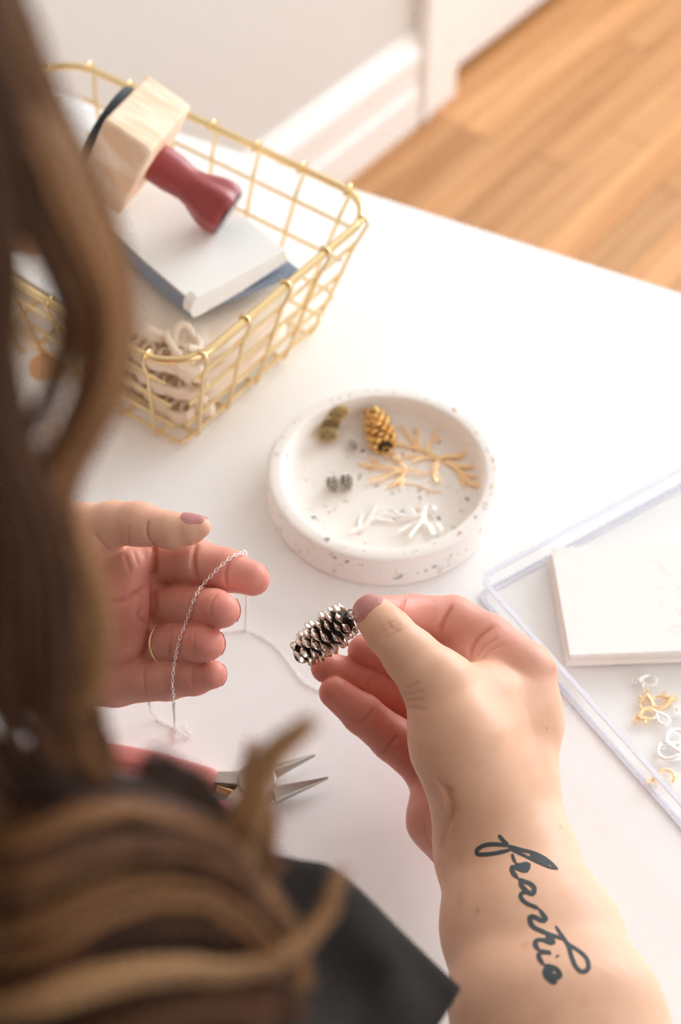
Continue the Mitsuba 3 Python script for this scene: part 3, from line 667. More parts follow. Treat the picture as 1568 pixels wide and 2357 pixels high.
lock([(520, 2160, 290, 46), (560, 2060, 290, 34), (560, 1960, 288, 26), (578, 1860, 286, 24), (604, 1775, 284, 20), (656, 1706, 282, 14), (745, 1645, 280, 4)], 36, GOLD, HONEY, (), 40)
lock([(540, 2100, 296, 34), (600, 2000, 300, 30), (606, 1900, 302, 20), (580, 1800, 304, 12), (590, 1690, 306, 4)], 30, BROWN, GOLD, (), 40)
lock([(190, 1640, 276, 40), (215, 1730, 282, 34), (235, 1820, 288, 36), (300, 1930, 292, 40), (420, 1985, 294, 40)], 60, BROWN, GOLD, (), 40)
lock([(330, 1760, 294, 30), (440, 1800, 300, 24), (500, 1890, 304, 26), (560, 1990, 306, 30)], 40, DARK, DARK, (), 40)
lock([(-200, 2240, 285, 200), (150, 2190, 300, 170), (400, 2150, 312, 140), (560, 2200, 318, 110), (650, 2330, 316, 100), (700, 2500, 312, 100)], 420, DARK, BROWN, PRE_C, 40, r=.0006)
lock([(-200, 1900, 285, 140), (100, 1900, 300, 120), (330, 1930, 312, 100), (520, 2030, 318, 80), (640, 2180, 318, 60), (670, 2360, 316, 60)], 300, DARK, BROWN, PRE_C, 40, r=.0006)
# the rest of the head of hair, outside the frame
for k in range(420):
    phi = rng.uniform(-2.45, 2.45) + math.pi                      # around the head, the face left free
    sx, sy = math.sin(phi), math.cos(phi)
    el = np.linspace(1.5, -.25, 16)
    sc = rng.uniform(1.03, 1.16)
    C = np.array([HEAD + HUP * .012 + (HR * sx * .080 * math.cos(e) + HF * sy * .098 * math.cos(e) + HUP * .098 * math.sin(e)) * sc for e in el])
    drop = np.linspace(.012, rng.uniform(.10, .2), 14)[:, None]
    out = HR * sx * .02 + HF * min(0, sy) * .03
    tail = C[-1] - Z * drop + out * drop * 4 + (TU * np.sin(drop * 50 + phi) + TV * np.cos(drop * 43 + phi)) * .004
    P = np.vstack([C, tail]); tb_ = tube(P, .0006, 3, caps=False)
    mix = np.linspace(0, 1, len(P))[:, None]
    col = (srgb(*DARK) * (1 - mix) + srgb(*BROWN) * mix) * rng.uniform(.7, 1.2)
    hv.append(tb_.vertices); hf.append(tb_.faces + hn[0]); hc.append(np.repeat(col, 3, 0)); hn[0] += len(tb_.vertices)
hair = trimesh.Trimesh(np.vstack(hv), np.vstack(hf), process=False)
obj('hair', hair, 'm_hair', PERSON, True, label='long wavy brown hair with golden ends', color=np.clip(np.vstack(hc), 0, 1), kind='stuff')

# the stool under the person, below the frame
st = thing('stool', 'round wooden stool the person in black sits on, below the table top', 'stool')
sc_ = HIP * [1, 1, 0]
obj('seat', moved(lathe([(0, .395), (.155, .395), (.17, .405), (.17, .420), (.16, .426), (0, .426)], 40), frame(sc_, z=Z, x=TU)), 'm_stool', st, 30)
for a in (45, 135, 225, 315):
    d = TU * math.cos(math.radians(a)) + TV * math.sin(math.radians(a))
    obj('leg', tube(np.array([sc_ + d * .11 + Z * .40, sc_ + d * .17]), [.016, .013], 12), 'm_stool', st, 40)
# ------------------------------------------------------------------ materials of the craft supplies
mat('m_silver', srgb(252, 249, 247), 0.25, .45)
mat('m_silver_pale', srgb(250, 248, 245), 0.28, .6)
mat('m_antique', srgb(216, 204, 193), 0.18, 1.0)
mat('m_oxide', srgb(34, 29, 26), 0.5, 0.7)
mat('m_gold', srgb(252, 219, 170), 0.25, .6)
mat('m_gold_deep', srgb(226, 180, 112), 0.26, .9)
mat('m_brass_wire', srgb(240, 212, 160), 0.2, .9)
mat('m_bronze_dark', srgb(66, 50, 30), 0.5, 0.8)
mat('m_brass_small', srgb(232, 206, 150), 0.3, .6)
mat('m_steel', srgb(176, 170, 164), 0.34, 1.0)
mat('m_pink_grip', srgb(200, 124, 118), 0.3, spec=0.5)
mat('m_concrete', srgb(240, 234, 228), 0.6, spec=0.3)
mat('m_paper', srgb(246, 245, 242), 0.8, spec=0.15)
mat('m_card', srgb(245, 243, 240), 0.75, spec=0.15)
mat('m_card_print', srgb(243, 237, 231), 0.75, spec=0.15)
mat('m_card_edge', srgb(238, 231, 225), 0.8, spec=0.15)
mat('m_blue', srgb(134, 146, 164), 0.6, spec=0.3)
mat('m_rubber', srgb(52, 58, 62), 0.6, spec=0.3)
mat('m_red', srgb(150, 62, 62), 0.38, spec=0.5)
mat('m_red_end', srgb(96, 76, 76), 0.16, spec=0.7, clearcoat=0.8)
mat('m_white_glaze', srgb(244, 242, 238), 0.25, spec=0.5)
mat('m_kraft', srgb(206, 164, 124), 0.75)
def pine(p, n, uv):
    g = mikit.fbm(p.x * 60 + p.z * 30, p.y * 320 - p.z * 160, p.z * 90, 3)
    return mikit.mix(lin(228, 192, 160), lin(243, 219, 196), mikit.smoothstep(.3, .72, g))
mat('m_pine', mikit.proc(pine), 0.55, spec=0.3)
def muslin(p, n, uv):
    w = 0.5 + 0.25 * dr.sin(p.x * 5200) + 0.25 * dr.sin(p.y * 5200)
    return mikit.mix(lin(230, 213, 195), lin(244, 231, 215), 0.35 * w + 0.65 * mikit.fbm(p.x * 90, p.y * 90, p.z * 90, 3))
mat('m_muslin', mikit.proc(muslin), 0.9, spec=0.1, sheen=0.4)
mat('m_cord', srgb(238, 223, 206), 0.9, spec=0.1, sheen=0.4)
scene['m_acrylic_edge'] = {'type': 'blendbsdf', 'weight': .62, 'a': {'type': 'thindielectric', 'int_ior': 1.3}, 'b': {'type': 'twosided', 'bsdf': {'type': 'principled', 'base_color': rgb(srgb(238, 241, 252)), 'roughness': .2}}}
scene['m_acrylic'] = {'type': 'thindielectric', 'int_ior': 1.16}
scene['m_film'] = {'type': 'thindielectric', 'int_ior': 1.5}
scene['m_sheet'] = {'type': 'thindielectric', 'int_ior': 1.2}
mat('m_antique_small', srgb(236, 228, 218), 0.3, .6)
mat('m_oxide_small', srgb(92, 85, 78), 0.5, .5)
mat('m_bronze_small', srgb(92, 72, 40), 0.5, .5)

# ------------------------------------------------------------------ terrazzo dish
DH = .020
dc = tab(884, 1078, DH); dc[2] = TABLE
R_OUT, R_IN = .0555, .0480
prof = [(0, 0), (R_OUT - .0022, 0), (R_OUT - .0006, .0008), (R_OUT, .0024), (R_OUT, DH - .002), (R_OUT - .0006, DH - .0006), (R_OUT - .002, DH), (R_IN + .0016, DH), (R_IN + .0005, DH - .0005), (R_IN, DH - .0018), (R_IN - .0006, .0085), (R_IN - .0025, .0062), (R_IN - .005, .0056), (0, .0056)]
dish = thing('terrazzo_dish', 'round off-white terrazzo dish with coloured chips, holding gold and silver charms', 'dish')
obj('bowl', moved(lathe(prof, 128), frame(dc, z=Z, x=RIGHT)), 'm_concrete', dish, 32)
chips = [mat(f'm_chip_{i}', srgb(*c), .5) for i, c in enumerate([(112, 124, 128), (150, 152, 152), (180, 130, 104), (214, 184, 150), (92, 84, 80), (204, 206, 206), (226, 200, 172)])]
crng = np.random.default_rng(11)
def chip(o, n, t, size, bs):
    m = frame(o + n * .00002, z=n, x=t)
    k = crng.integers(4, 7); a = np.sort(crng.uniform(0, 2 * np.pi, k)); asp = crng.uniform(.35, .9)
    q = np.stack([np.cos(a), np.sin(a) * asp], 1) * size * crng.uniform(.7, 1.1, (k, 1))
    hull = sg.MultiPoint(q).convex_hull
    if hull.geom_type != 'Polygon' or hull.area < size * size * .3: return
    mesh = extrude(hull, .00016); mesh.apply_translation([0, 0, -.00008]); mesh.apply_transform(m)
    obj('chip', mesh, bs, dish)
for k in range(315):
    f = crng.uniform(0, 2 * np.pi); d = np.array([math.cos(f), math.sin(f), 0.]); tt = np.array([-d[1], d[0], 0.]); rot = crng.uniform(0, 6.28)
    size = .0007 + .0016 * crng.uniform() ** 2.2
    bs = chips[crng.choice(7, p=[.14, .18, .14, .18, .08, .14, .14])]
    w = crng.uniform()
    side = tt * math.cos(rot * .3) + Z * math.sin(rot * .3)
    if w < .30: chip(dc + d * math.sqrt(crng.uniform()) * (R_IN - .006) + Z * .0056, Z, d * math.cos(rot) + tt * math.sin(rot), size, bs)
    elif w < .52: chip(dc + d * crng.uniform(R_IN + .0026, R_OUT - .003) + Z * DH, Z, d * math.cos(rot) + tt * math.sin(rot), size, bs)
    elif w < .90: chip(dc + d * R_OUT + Z * crng.uniform(.0034, DH - .003), d, side, size, bs)
    else: chip(dc + d * (R_IN - .0003) + Z * crng.uniform(.0095, DH - .003), -d, side, size, bs)
FLOOR_H = .0056

# ------------------------------------------------------------------ pine cone charms
def scale_mesh(sub=2):
    "one cone scale: an almond-shaped knob with a keel, x outwards, y around the cone, z towards the tip"
    m = trimesh.creation.icosphere(subdivisions=sub); v = m.vertices.copy()
    c = np.abs(v[:, 1]); v[:, 2] *= 1 - .55 * c ** 1.6
    v[:, 0] += .22 * np.exp(-(v[:, 2] / .3) ** 2) * (v[:, 0] > 0) * (1 - c ** 2) - .35 * c ** 2
    v[:, 0] += .45 * v[:, 2]                                   # the lip turns outwards
    v *= 1 + .22 * (meshkit.fbm(m.vertices * 1.6, 3, 4)[:, None] - .5)
    return trimesh.Trimesh(v, m.faces, process=False)
SCALES = {k: scale_mesh(k) for k in (1, 2)}
def cone_charm(key, o, axis, up, L, R, rows, per, core_mat, scale_mat, split, roll=0.0, bail=None, fat=1.0):
    ex = .40 if split else .75
    "axis points from the stem end (with the bail) to the tip"
    M = frame(o, z=axis, y=up)
    def rad(t): return R * (math.sin(math.pi * (.16 + .70 * t)) ** ex) * (1.02 - .16 * t)
    pr = [(0, -L / 2)] + [(rad(t) * .70, -L / 2 + L * t) for t in np.linspace(.03, .97, 12)] + [(0, L / 2)]
    obj('core', moved(lathe(pr, 20), M), core_mat, key, True)
    base = SCALES[2 if split else 1]; shp = mikit.ply(base, scale_mat, smooth=True); bits = []
    for i in range(rows):
        t = .01 + .97 * (i + .40) / rows; n = per if t < .82 else max(4, per - 2)
        for j in range(n):
            f = 2 * np.pi * (j + .5 * (i % 2)) / n + roll
            out = np.array([math.cos(f), math.sin(f), 0]); tilt = -.25 + .95 * t ** 1.5
            x = unit(out * math.cos(tilt) + np.array([0, 0, 1]) * math.sin(tilt)); y = np.array([-math.sin(f), math.cos(f), 0])
            jit = 0.86 + .26 * ((i * 7 + j * 3) % 5) / 5; x = unit(x + (((i * 3 + j * 5) % 7) / 7 - .43) * .5 * y)
            r_ = rad(t); m = frame(out * r_ * .80 + np.array([0, 0, -L / 2 + L * t + .04 * L * (((i * 5 + j * 3) % 4) / 4 - .4)]), x=x, y=y)
            m[:3, :3] = m[:3, :3] @ np.diag([r_ * .23, np.pi * r_ / n * (.82 if split else .74) * fat, L / rows * (.42 if split else .32)]) * jit
            if split: put('scale', placed(shp, M @ m), key)
            else: bits.append(moved(base, M @ m))
    for j in range(4):
        f = 2 * np.pi * j / 4 + roll; out = np.array([math.cos(f), math.sin(f), 0]); m = frame(out * rad(.97) * .36 + np.array([0, 0, L * .47]), x=out * .5 + np.array([0, 0, .86]), y=np.array([-math.sin(f), math.cos(f), 0]))
        m[:3, :3] = m[:3, :3] @ np.diag([R * .16, R * .30, R * .16])
        if split: put('scale', placed(shp, M @ m), key)
        else: bits.append(moved(base, M @ m))
    if not split: obj('scales', join(bits), scale_mat, key, True)
    if bail:
        s = -unit(axis); c = o + s * (L / 2 + bail * .8)
        a = np.linspace(0, 2 * np.pi, 20, endpoint=False)
        obj('bail', tube(np.array([c + s * bail * math.cos(x) + unit(np.cross(s, up)) * bail * math.sin(x) for x in a]), bail * .28, 8, True), scale_mat, key, True)
pc = thing('pinecone_charm', 'antique silver pine cone charm held between the thumb and fingers of the right hand', 'charm')
p_tip, p_stem = at(690, 1507, .566 * HS), at(800, 1422, .558 * HS)
cone_charm(pc, (p_tip + p_stem) / 2, p_tip - p_stem, -FWD, np.linalg.norm(p_tip - p_stem) * 1.05, .0083, 9, 7, 'm_oxide', 'm_antique', True, .2, bail=.0019)

def in_dish(px, py, up): return tab(px, py, FLOOR_H + up)
big = thing('pinecone_charm', 'large antique gold pine cone charm lying in the terrazzo dish', 'charm')
a, b = in_dish(858, 948, .0065), in_dish(888, 1032, .0062)
cone_charm(big, (a + b) / 2, a - b, Z, .0245, .0078, 8, 8, 'm_bronze_dark', 'm_gold_deep', True, .1, bail=.002)
for (x0, y0, x1, y1, lab) in ((795, 944, 768, 956, 'mini antique gold pine cone charm nearest the back wall of the dish'), (778, 974, 746, 978, 'mini antique gold pine cone charm in the middle of its row of three'), (772, 1000, 738, 1002, 'mini antique gold pine cone charm nearest the front of its row of three')):
    k = thing('pinecone_charm', lab, 'charm', 'mini gold pine cone charms')
    up_ = .0098 if y0 < 950 else .0045
    a, b = in_dish(x0, y0, up_), in_dish(x1, y1, up_); c = (a + b) / 2; ax = unit(a - b)
    cone_charm(k, c, ax, Z, .0092, .0043, 6, 8, 'm_bronze_small', 'm_brass_small', False, bail=.0012, fat=.9)
for (x0, y0, x1, y1, s, lab) in ((806, 1012, 818, 1032, .7, 'tiny antique silver pine cone charm beside the large gold one'), (758, 1104, 772, 1120, .92, 'left one of two mini silver pine cone charms in the dish'), (790, 1100, 806, 1114, .92, 'right one of two mini silver pine cone charms in the dish')):
    k = thing('pinecone_charm', lab, 'charm', 'mini silver pine cone charms')
    a, b = in_dish(x0, y0, .0045 * s), in_dish(x1, y1, .0045 * s); c = (a + b) / 2
    cone_charm(k, c, unit(a - b) if s < .8 else unit(Z * .7 + (a - b) * 40), Z if s < .8 else TV, .0092 * s, .0046 * s, 5, 8, 'm_oxide_small', 'm_antique_small', False, bail=.0011, fat=.85)

# ------------------------------------------------------------------ cedar sprig charms: stems set with overlapping scale leaves
def sprig(key, bs, lines, off, sc, r0=.0006, lift=.0010):
    bits = []
    for line in lines:
        thick = line[0] if isinstance(line[0], (int, float)) else 1.0
        pts = line[1:] if isinstance(line[0], (int, float)) else line
        q = np.array([in_dish(off[0] + x / sc, off[1] + y / sc, lift + crng.uniform(0, .0008)) for x, y in pts])
        q = resample(q, max(6, int(np.linalg.norm(np.diff(q, axis=0), axis=1).sum() / .0006)))
        u = np.linspace(0, 1, len(q)); r = r0 * thick * (0.75 + .35 * np.abs(np.sin(u * len(q) * .9))) * (1 - .25 * u)
        bits.append(tube(q, r, 7))
        t, s, n = frames(q, up=Z)
        if thick >= 1:
            for i in range(2, len(q), 2):
                for sg_ in (1, -1):
                    d = unit(t[i] * 1.2 + s[i] * sg_ * .8 + n[i] * .25)
                    bits.append(tube(np.array([q[i], q[i] + d * .0008 * thick, q[i] + (d + t[i] * .4) * .0014 * thick]), [r0 * .55 * thick, r0 * .6 * thick, r0 * .1], 5))
    obj('branch', join(bits), bs, key, 40)
OFF, SC = (800, 950), 4.75
k = thing('cedar_sprig_charm', 'large gold cedar sprig charm lying at the right of the terrazzo dish', 'charm')
sprig(k, 'm_gold', [(1.3, (550, 330), (700, 380), (850, 420), (1000, 500)), ((760, 390), (700, 290), (640, 210), (590, 150)), ((790, 380), (770, 290), (750, 180)), ((880, 420), (900, 340), (950, 290), (1005, 290)), ((910, 340), (940, 270), (955, 215)),
                    (1.7, (1000, 500), (1100, 480), (1200, 480), (1290, 440), (1390, 400)), (1.4, (1060, 530), (1180, 570), (1300, 595), (1430, 585)), (1.5, (1100, 550), (1180, 600), (1260, 680), (1350, 770), (1450, 800)), ((1200, 620), (1235, 700), (1280, 790)), ((1255, 660), (1340, 690), (1420, 715)),
                    (1.8, (1000, 510), (960, 590), (955, 660), (985, 730)), (1.3, (980, 500), (850, 485), (720, 520)), ((800, 480), (700, 470), (610, 490))], OFF, SC)
k = thing('cedar_sprig_charm', 'small gold cedar sprig charm lying in the middle of the terrazzo dish', 'charm')
sprig(k, 'm_gold', [(1.2, (110, 550), (250, 580), (430, 600), (640, 630)), ((240, 490), (290, 530), (360, 580)), (1.3, (640, 630), (500, 655), (390, 700), (270, 735)), (1.2, (640, 640), (580, 710), (530, 760), (465, 800)), ((600, 690), (590, 780)), ((640, 630), (740, 640), (850, 660)), (1.2, (640, 620), (590, 560), (550, 520), (480, 470)), (.6, (450, 470), (500, 440), (550, 480), (520, 540), (460, 530), (450, 470))], OFF, SC)
k = thing('wire_headpin', 'thin curved gold wire pin lying in the terrazzo dish', 'wire pin')
q = np.array([in_dish(OFF[0] + x / SC, OFF[1] + y / SC, .0005) for x, y in ((540, 785), (620, 775), (700, 780), (780, 798), (850, 828), (920, 858), (1030, 860))])
obj('wire', tube(resample(q, 30), .00032, 6), 'm_gold', k, True)
k = thing('cedar_sprig_charm', 'left one of two pale silver cedar sprig charms in the front of the dish', 'charm', 'silver cedar sprig charms')
sprig(k, 'm_silver_pale', [(1.3, (20, 1310), (110, 1270), (190, 1230), (260, 1130), (330, 1010)), (1.1, (130, 1260), (140, 1180), (160, 1110)), (1.3, (210, 1200), (330, 1130), (430, 1070), (560, 1110)), ((300, 1150), (400, 1160), (480, 1180)), ((270, 1110), (350, 1070), (380, 1010))], OFF, SC)
k = thing('cedar_sprig_charm', 'right one of two pale silver cedar sprig charms in the front of the dish', 'charm', 'silver cedar sprig charms')
sprig(k, 'm_silver_pale', [(1.4, (840, 1000), (835, 1080), (820, 1160), (760, 1240), (690, 1330)), (1.3, (830, 1090), (740, 1130), (620, 1130), (500, 1080)), (1.2, (820, 1150), (880, 1210), (930, 1300)), (1.2, (800, 1180), (690, 1220), (560, 1290)), ((740, 1120), (700, 1060), (640, 1040)), (1.1, (840, 1040), (900, 1010), (960, 1040)), ((860, 1180), (960, 1200), (1020, 1270))], OFF, SC, lift=.0018)

# ------------------------------------------------------------------ gold wire basket
BD = unit([.605, .796, 0]); BN = np.array([BD[1], -BD[0], 0])            # along its short side in view, and out of that side
d_lo, d_hi, n_lo, n_hi, BH = .3155, .4660, -.5480, -.3290, .080               # the rim's rectangle
SD, SN = .018, .024                                                        # how far the foot stands in
def bk(d, n, h): return BD * d + BN * n + Z * (TABLE + h)
basket = thing('wire_basket', 'gold wire basket with rounded corners standing on the white table, filled with supplies', 'basket')
def ringpts(t, h, rc, k=9):
    "rounded rectangle at fraction t from rim (0) to foot (1)"
    a0, a1, b0, b1 = d_lo + SD * t, d_hi - SD * t, n_lo + SN * t, n_hi - SN * t
    out = []
    for (cx, cy, st) in ((a1 - rc, b1 - rc, 0), (a0 + rc, b1 - rc, 90), (a0 + rc, b0 + rc, 180), (a1 - rc, b0 + rc, 270)):
        for a in np.linspace(st, st + 90, k):
            out.append(bk(cx + rc * math.cos(math.radians(a)), cy + rc * math.sin(math.radians(a)), h))
    P = np.array(out); Q = []
    for i in range(len(P)):
        Q.append(P[i])
        if np.linalg.norm(P[(i + 1) % len(P)] - P[i]) > .02: Q += [P[i] + (P[(i + 1) % len(P)] - P[i]) * f for f in np.linspace(0, 1, 14)[1:-1]]
    return np.array(Q)
WR = .00095
obj('rim', tube(ringpts(0, BH, .024), .0021, 10, True), 'm_brass_wire', basket, True)
for t in (.25, .50, .75):
    h = BH * (1 - t) + .002
    e = .012 * (1 - t)
    A0, A1, B0, B1 = d_lo + SD * t, d_hi - SD * t, n_lo + SN * t, n_hi - SN * t
    for p, q in ((bk(A0 + e, B1, h), bk(A1 - e, B1, h)), (bk(A0 + e, B0, h), bk(A1 - e, B0, h)), (bk(A0, B0 + e, h), bk(A0, B1 - e, h)), (bk(A1, B0 + e, h), bk(A1, B1 - e, h))):
        obj('side_rod', tube(np.array([p + (q - p) * f for f in np.linspace(0, 1, 6)]), WR, 8), 'm_brass_wire', basket, True)
obj('foot_ring', tube(ringpts(.97, .0052, .004, 5), WR * 1.1, 8, True), 'm_brass_wire', basket, True)
def upright(p0, p1, q1, q0):
    "one wire: over the rim, down one side, under the floor, up the other"
    up = lambda a, o: [a + Z * .0008 + o * .0024, a + Z * .0030, a - o * .0022 + Z * .0004]
    o1, o2 = unit((q0 - p0) * [1, 1, 0]), unit((p0 - q0) * [1, 1, 0])
    pts = [p0 + o1 * .0034 - Z * .001, p0 + o1 * .0026 + Z * .0022, p0 - o1 * .0012 + Z * .0028, p0 - o1 * .0032, p0 * .9 + p1 * .1 - o1 * .0026] + [p0 + (p1 - p0) * f - o1 * .0016 for f in np.linspace(.2, .94, 8)]
    pts += [p1 - o1 * .0002 - Z * .0006, p1 + o1 * .003 - Z * .0008] + [p1 + (q1 - p1) * f + Z * .001 for f in np.linspace(.12, .88, 6)]
    pts += [q1 + o2 * .003 - Z * .0008, q1 - o2 * .0002 - Z * .0006] + [q0 + (q1 - q0) * f - o2 * .0016 for f in np.linspace(.94, .2, 8)]
    pts += [q0 * .9 + q1 * .1 - o2 * .0026, q0 - o2 * .0032, q0 - o2 * .0012 + Z * .0028, q0 + o2 * .0026 + Z * .0022, q0 + o2 * .0034 - Z * .001]
    obj('upright', tube(resample(np.array(pts), 90), WR, 7), 'm_brass_wire', basket, True)
for f in np.linspace(.10, .90, 5):
    d0, d1 = d_lo + (d_hi - d_lo) * f, d_lo + SD + (d_hi - d_lo - 2 * SD) * f
    upright(bk(d0, n_hi, BH), bk(d1, n_hi - SN, .0022), bk(d1, n_lo + SN, .0022), bk(d0, n_lo, BH))
for f in np.linspace(.09, .91, 7):
    n0_, n1_ = n_lo + (n_hi - n_lo) * f, n_lo + SN + (n_hi - n_lo - 2 * SN) * f
    upright(bk(d_lo, n0_, BH), bk(d_lo + SD, n1_, .0022), bk(d_hi - SD, n1_, .0022), bk(d_hi, n0_, BH))
# ------------------------------------------------------------------ inside the basket
def pouch(label, c, ax, ay, lx, ly, h, seed, cords, frill=None):
    "a folded muslin drawstring pouch: soft stacked folds with crumpled edges, a gathered neck and cord loops"
    k = thing('muslin_pouch', label, 'pouch', None)
    layers = []
    for i, (z0, z1) in enumerate(((0, .52), (.48, 1.0))):
        n = 56; u, v = np.meshgrid(np.linspace(0, 2 * np.pi, n), np.linspace(-np.pi / 2, np.pi / 2, 18), indexing='ij')
        sup = lambda a: np.sign(np.cos(a)) * np.abs(np.cos(a)) ** .45
        x = lx / 2 * sup(u) * np.cos(v) ** .35; y = ly / 2 * np.sign(np.sin(u)) * np.abs(np.sin(u)) ** .45 * np.cos(v) ** .35
        z = h * ((z0 + z1) / 2 + (z1 - z0) / 2 * np.sign(np.sin(v)) * np.abs(np.sin(v)) ** .6)
        P = np.stack([x, y, z], -1); q = P * [70, 70, 160] + seed * 3.3 + i * 5
        P = P * (1 - .03 * i) + (np.stack([meshkit.fbm(q, 3, 1), meshkit.fbm(q, 3, 2), meshkit.fbm(q, 3, 3)], -1) - .5) * [.012, .012, .004]
        layers.append(grid_mesh(P))
    M = np.eye(4); M[:3, 0], M[:3, 1], M[:3, 2], M[:3, 3] = ax, ay, Z, c
    obj('folded_cloth', moved(join(layers), M), 'm_muslin', k, True)
    if frill is not None:                                  # the gathered, frilled hem curling along the end in view
        r_ = np.random.default_rng(seed); fr = []
        for (d0, n0, n1, hh, ht, amp, cyc) in frill:
            t = np.linspace(0, 1, 150); ph = r_.uniform(0, 6.28)
            dd = d0 + amp * np.cos(2 * np.pi * cyc * t + ph) + .002 * np.sin(9 * t + ph); nn_ = n0 + (n1 - n0) * t + amp * 1.15 * np.sin(2 * np.pi * cyc * t + ph)
            zz_ = hh + .0015 * np.sin(14 * t + ph)
            base_ = np.array([b_c(a, b, z) for a, b, z in zip(dd, nn_, zz_)]); lean = BD * -.25 + BN * .15
            G_ = np.stack([base_ + (Z + lean * f) * ht * f for f in np.linspace(0, 1, 5)], 1)
            fr.append(grid_mesh(G_, .0011))
        obj('gathered_hem', join(fr), 'm_muslin', k, True)
    for pts in cords:
        obj('drawstring', tube(resample(np.array(pts), 46), .0017, 7), 'm_cord', k, True)
    return k
b_c = lambda d, n, h: bk(d + .0150, n + .0150, h)
prng = np.random.default_rng(21)
def loops(d, n, h, cnt, size):
    out = []
    for _ in range(cnt):
        o = b_c(d, n, h) + (prng.uniform(-1, 1, 3) * [.009, .009, .003]); a0 = prng.uniform(0, 6.28)
        e1 = unit(prng.normal(size=3)); e2 = unit(np.cross(e1, prng.normal(size=3)))
        out.append([o + size * (e1 * math.cos(a0 + t) * (1 + .25 * t / 6) + e2 * .6 * math.sin(a0 + t)) + Z * .0006 * t for t in np.linspace(0, prng.uniform(4, 6.5), 9)])
    return out
pouch('natural muslin pouch at the bottom of the pile in the wire basket', b_c(.376, -.424, .0060), BD, -BN, .084, .108, .0150, 1, loops(.346, -.388, .0125, 5, .005), [(.334, -.372, -.455, .006, .011, .0035, 9), (.340, -.368, -.400, .008, .010, .003, 5)])
pouch('natural muslin pouch in the middle of the pile with its cord loops hanging out', b_c(.376, -.424, .0240), BD, -BN, .090, .112, .0115, 2, loops(.340, -.382, .0275, 6, .0050), [(.332, -.368, -.450, .024, .010, .004, 9), (.338, -.364, -.395, .026, .009, .003, 5)])
pouch('natural muslin pouch on top of the pile, right under the blue and white notebook', b_c(.376, -.424, .0418), BD, -BN, .096, .116, .0115, 3, loops(.338, -.384, .048, 7, .0075), [(.330, -.366, -.440, .0405, .010, .004, 8)])
pouch('natural muslin pouch in the far end of the basket under the stamp', b_c(.388, -.514, .0065), BD, -BN, .070, .040, .034, 4, [])

# the notebook: white pages and top, blue cloth cover; it lies on the pouches
NBZ = .0595
nb = thing('notebook', 'white notebook with a blue cover lying on the muslin pouches in the basket', 'notebook')
nA, nB_, nC = tab(446, 690, NBZ + .013), tab(657, 577, NBZ + .013), tab(290, 580, NBZ + .013)
e1, e2 = unit((nB_ - nA) * [1, 1, 0]), unit((nC - nA) * [1, 1, 0]); e2 = unit(e2 - e1 * (e1 @ e2))
L1, L2 = np.linalg.norm(nB_ - nA), .105
def nbox(a0, a1, b0, b1, z0, z1, r): return slab(nA * [1, 1, 0] + e1 * (a0 + a1) / 2 + e2 * (b0 + b1) / 2 + Z * (TABLE + NBZ + (z0 + z1) / 2), (a1 - a0, b1 - b0, z1 - z0), (e1, e2, np.cross(e1, e2)), r)
nmat = np.eye(4); nmat[:3, 0], nmat[:3, 1], nmat[:3, 2], nmat[:3, 3] = e1, e2, np.cross(e1, e2), nA * [1, 1, 0] + Z * (TABLE + NBZ)
NSG = 1 if nmat[2, 2] > 0 else -1
def nplate(pts, z0, z1): return moved(extrude(sg.Polygon(pts), z1 - z0), nmat @ frame([0, 0, z0 if NSG > 0 else -z1], x=[1, 0, 0], y=[0, 1, 0]))
obj('cover', join(nplate([(-.0006, .0035), (L1 + .004, -.0062), (L1 + .006, L2), (-.0006, L2)], 0, .0022), nplate([(-.0012, .0062), (.0012, .0062), (.0012, L2), (-.0012, L2)], .0004, .0118)), 'm_blue', nb, 30, label='blue cloth cover')
f0 = [(.0014, .0024), (-.0012, .0030), (-.0026, .0054), (-.0024, .0088), (-.0006, .0120), (.0022, .0134), (L1, .0134), (L1, .0062), (L1 * .5, .0030)]
mm = np.eye(4); mm[:3, 0], mm[:3, 1], mm[:3, 2] = e1, Z, np.cross(e1, Z)
def slice_(prof, b0, b1):
    m = mm.copy(); m[:3, 3] = nA * [1, 1, 0] + Z * (TABLE + NBZ) + e2 * (b0 if np.dot(mm[:3, 2], e2) > 0 else b1)
    return moved(extrude(sg.Polygon(prof), b1 - b0), m)
obj('pages', join(slice_(f0, -.0005, .0058), slice_([(.0012, .0022), (.0012, .0118), (-.0012, .0120), (-.0012, .0134), (L1, .0134), (L1, .0024)], .0058, L2 - .002)), 'm_paper', nb, 25, label='white pages')

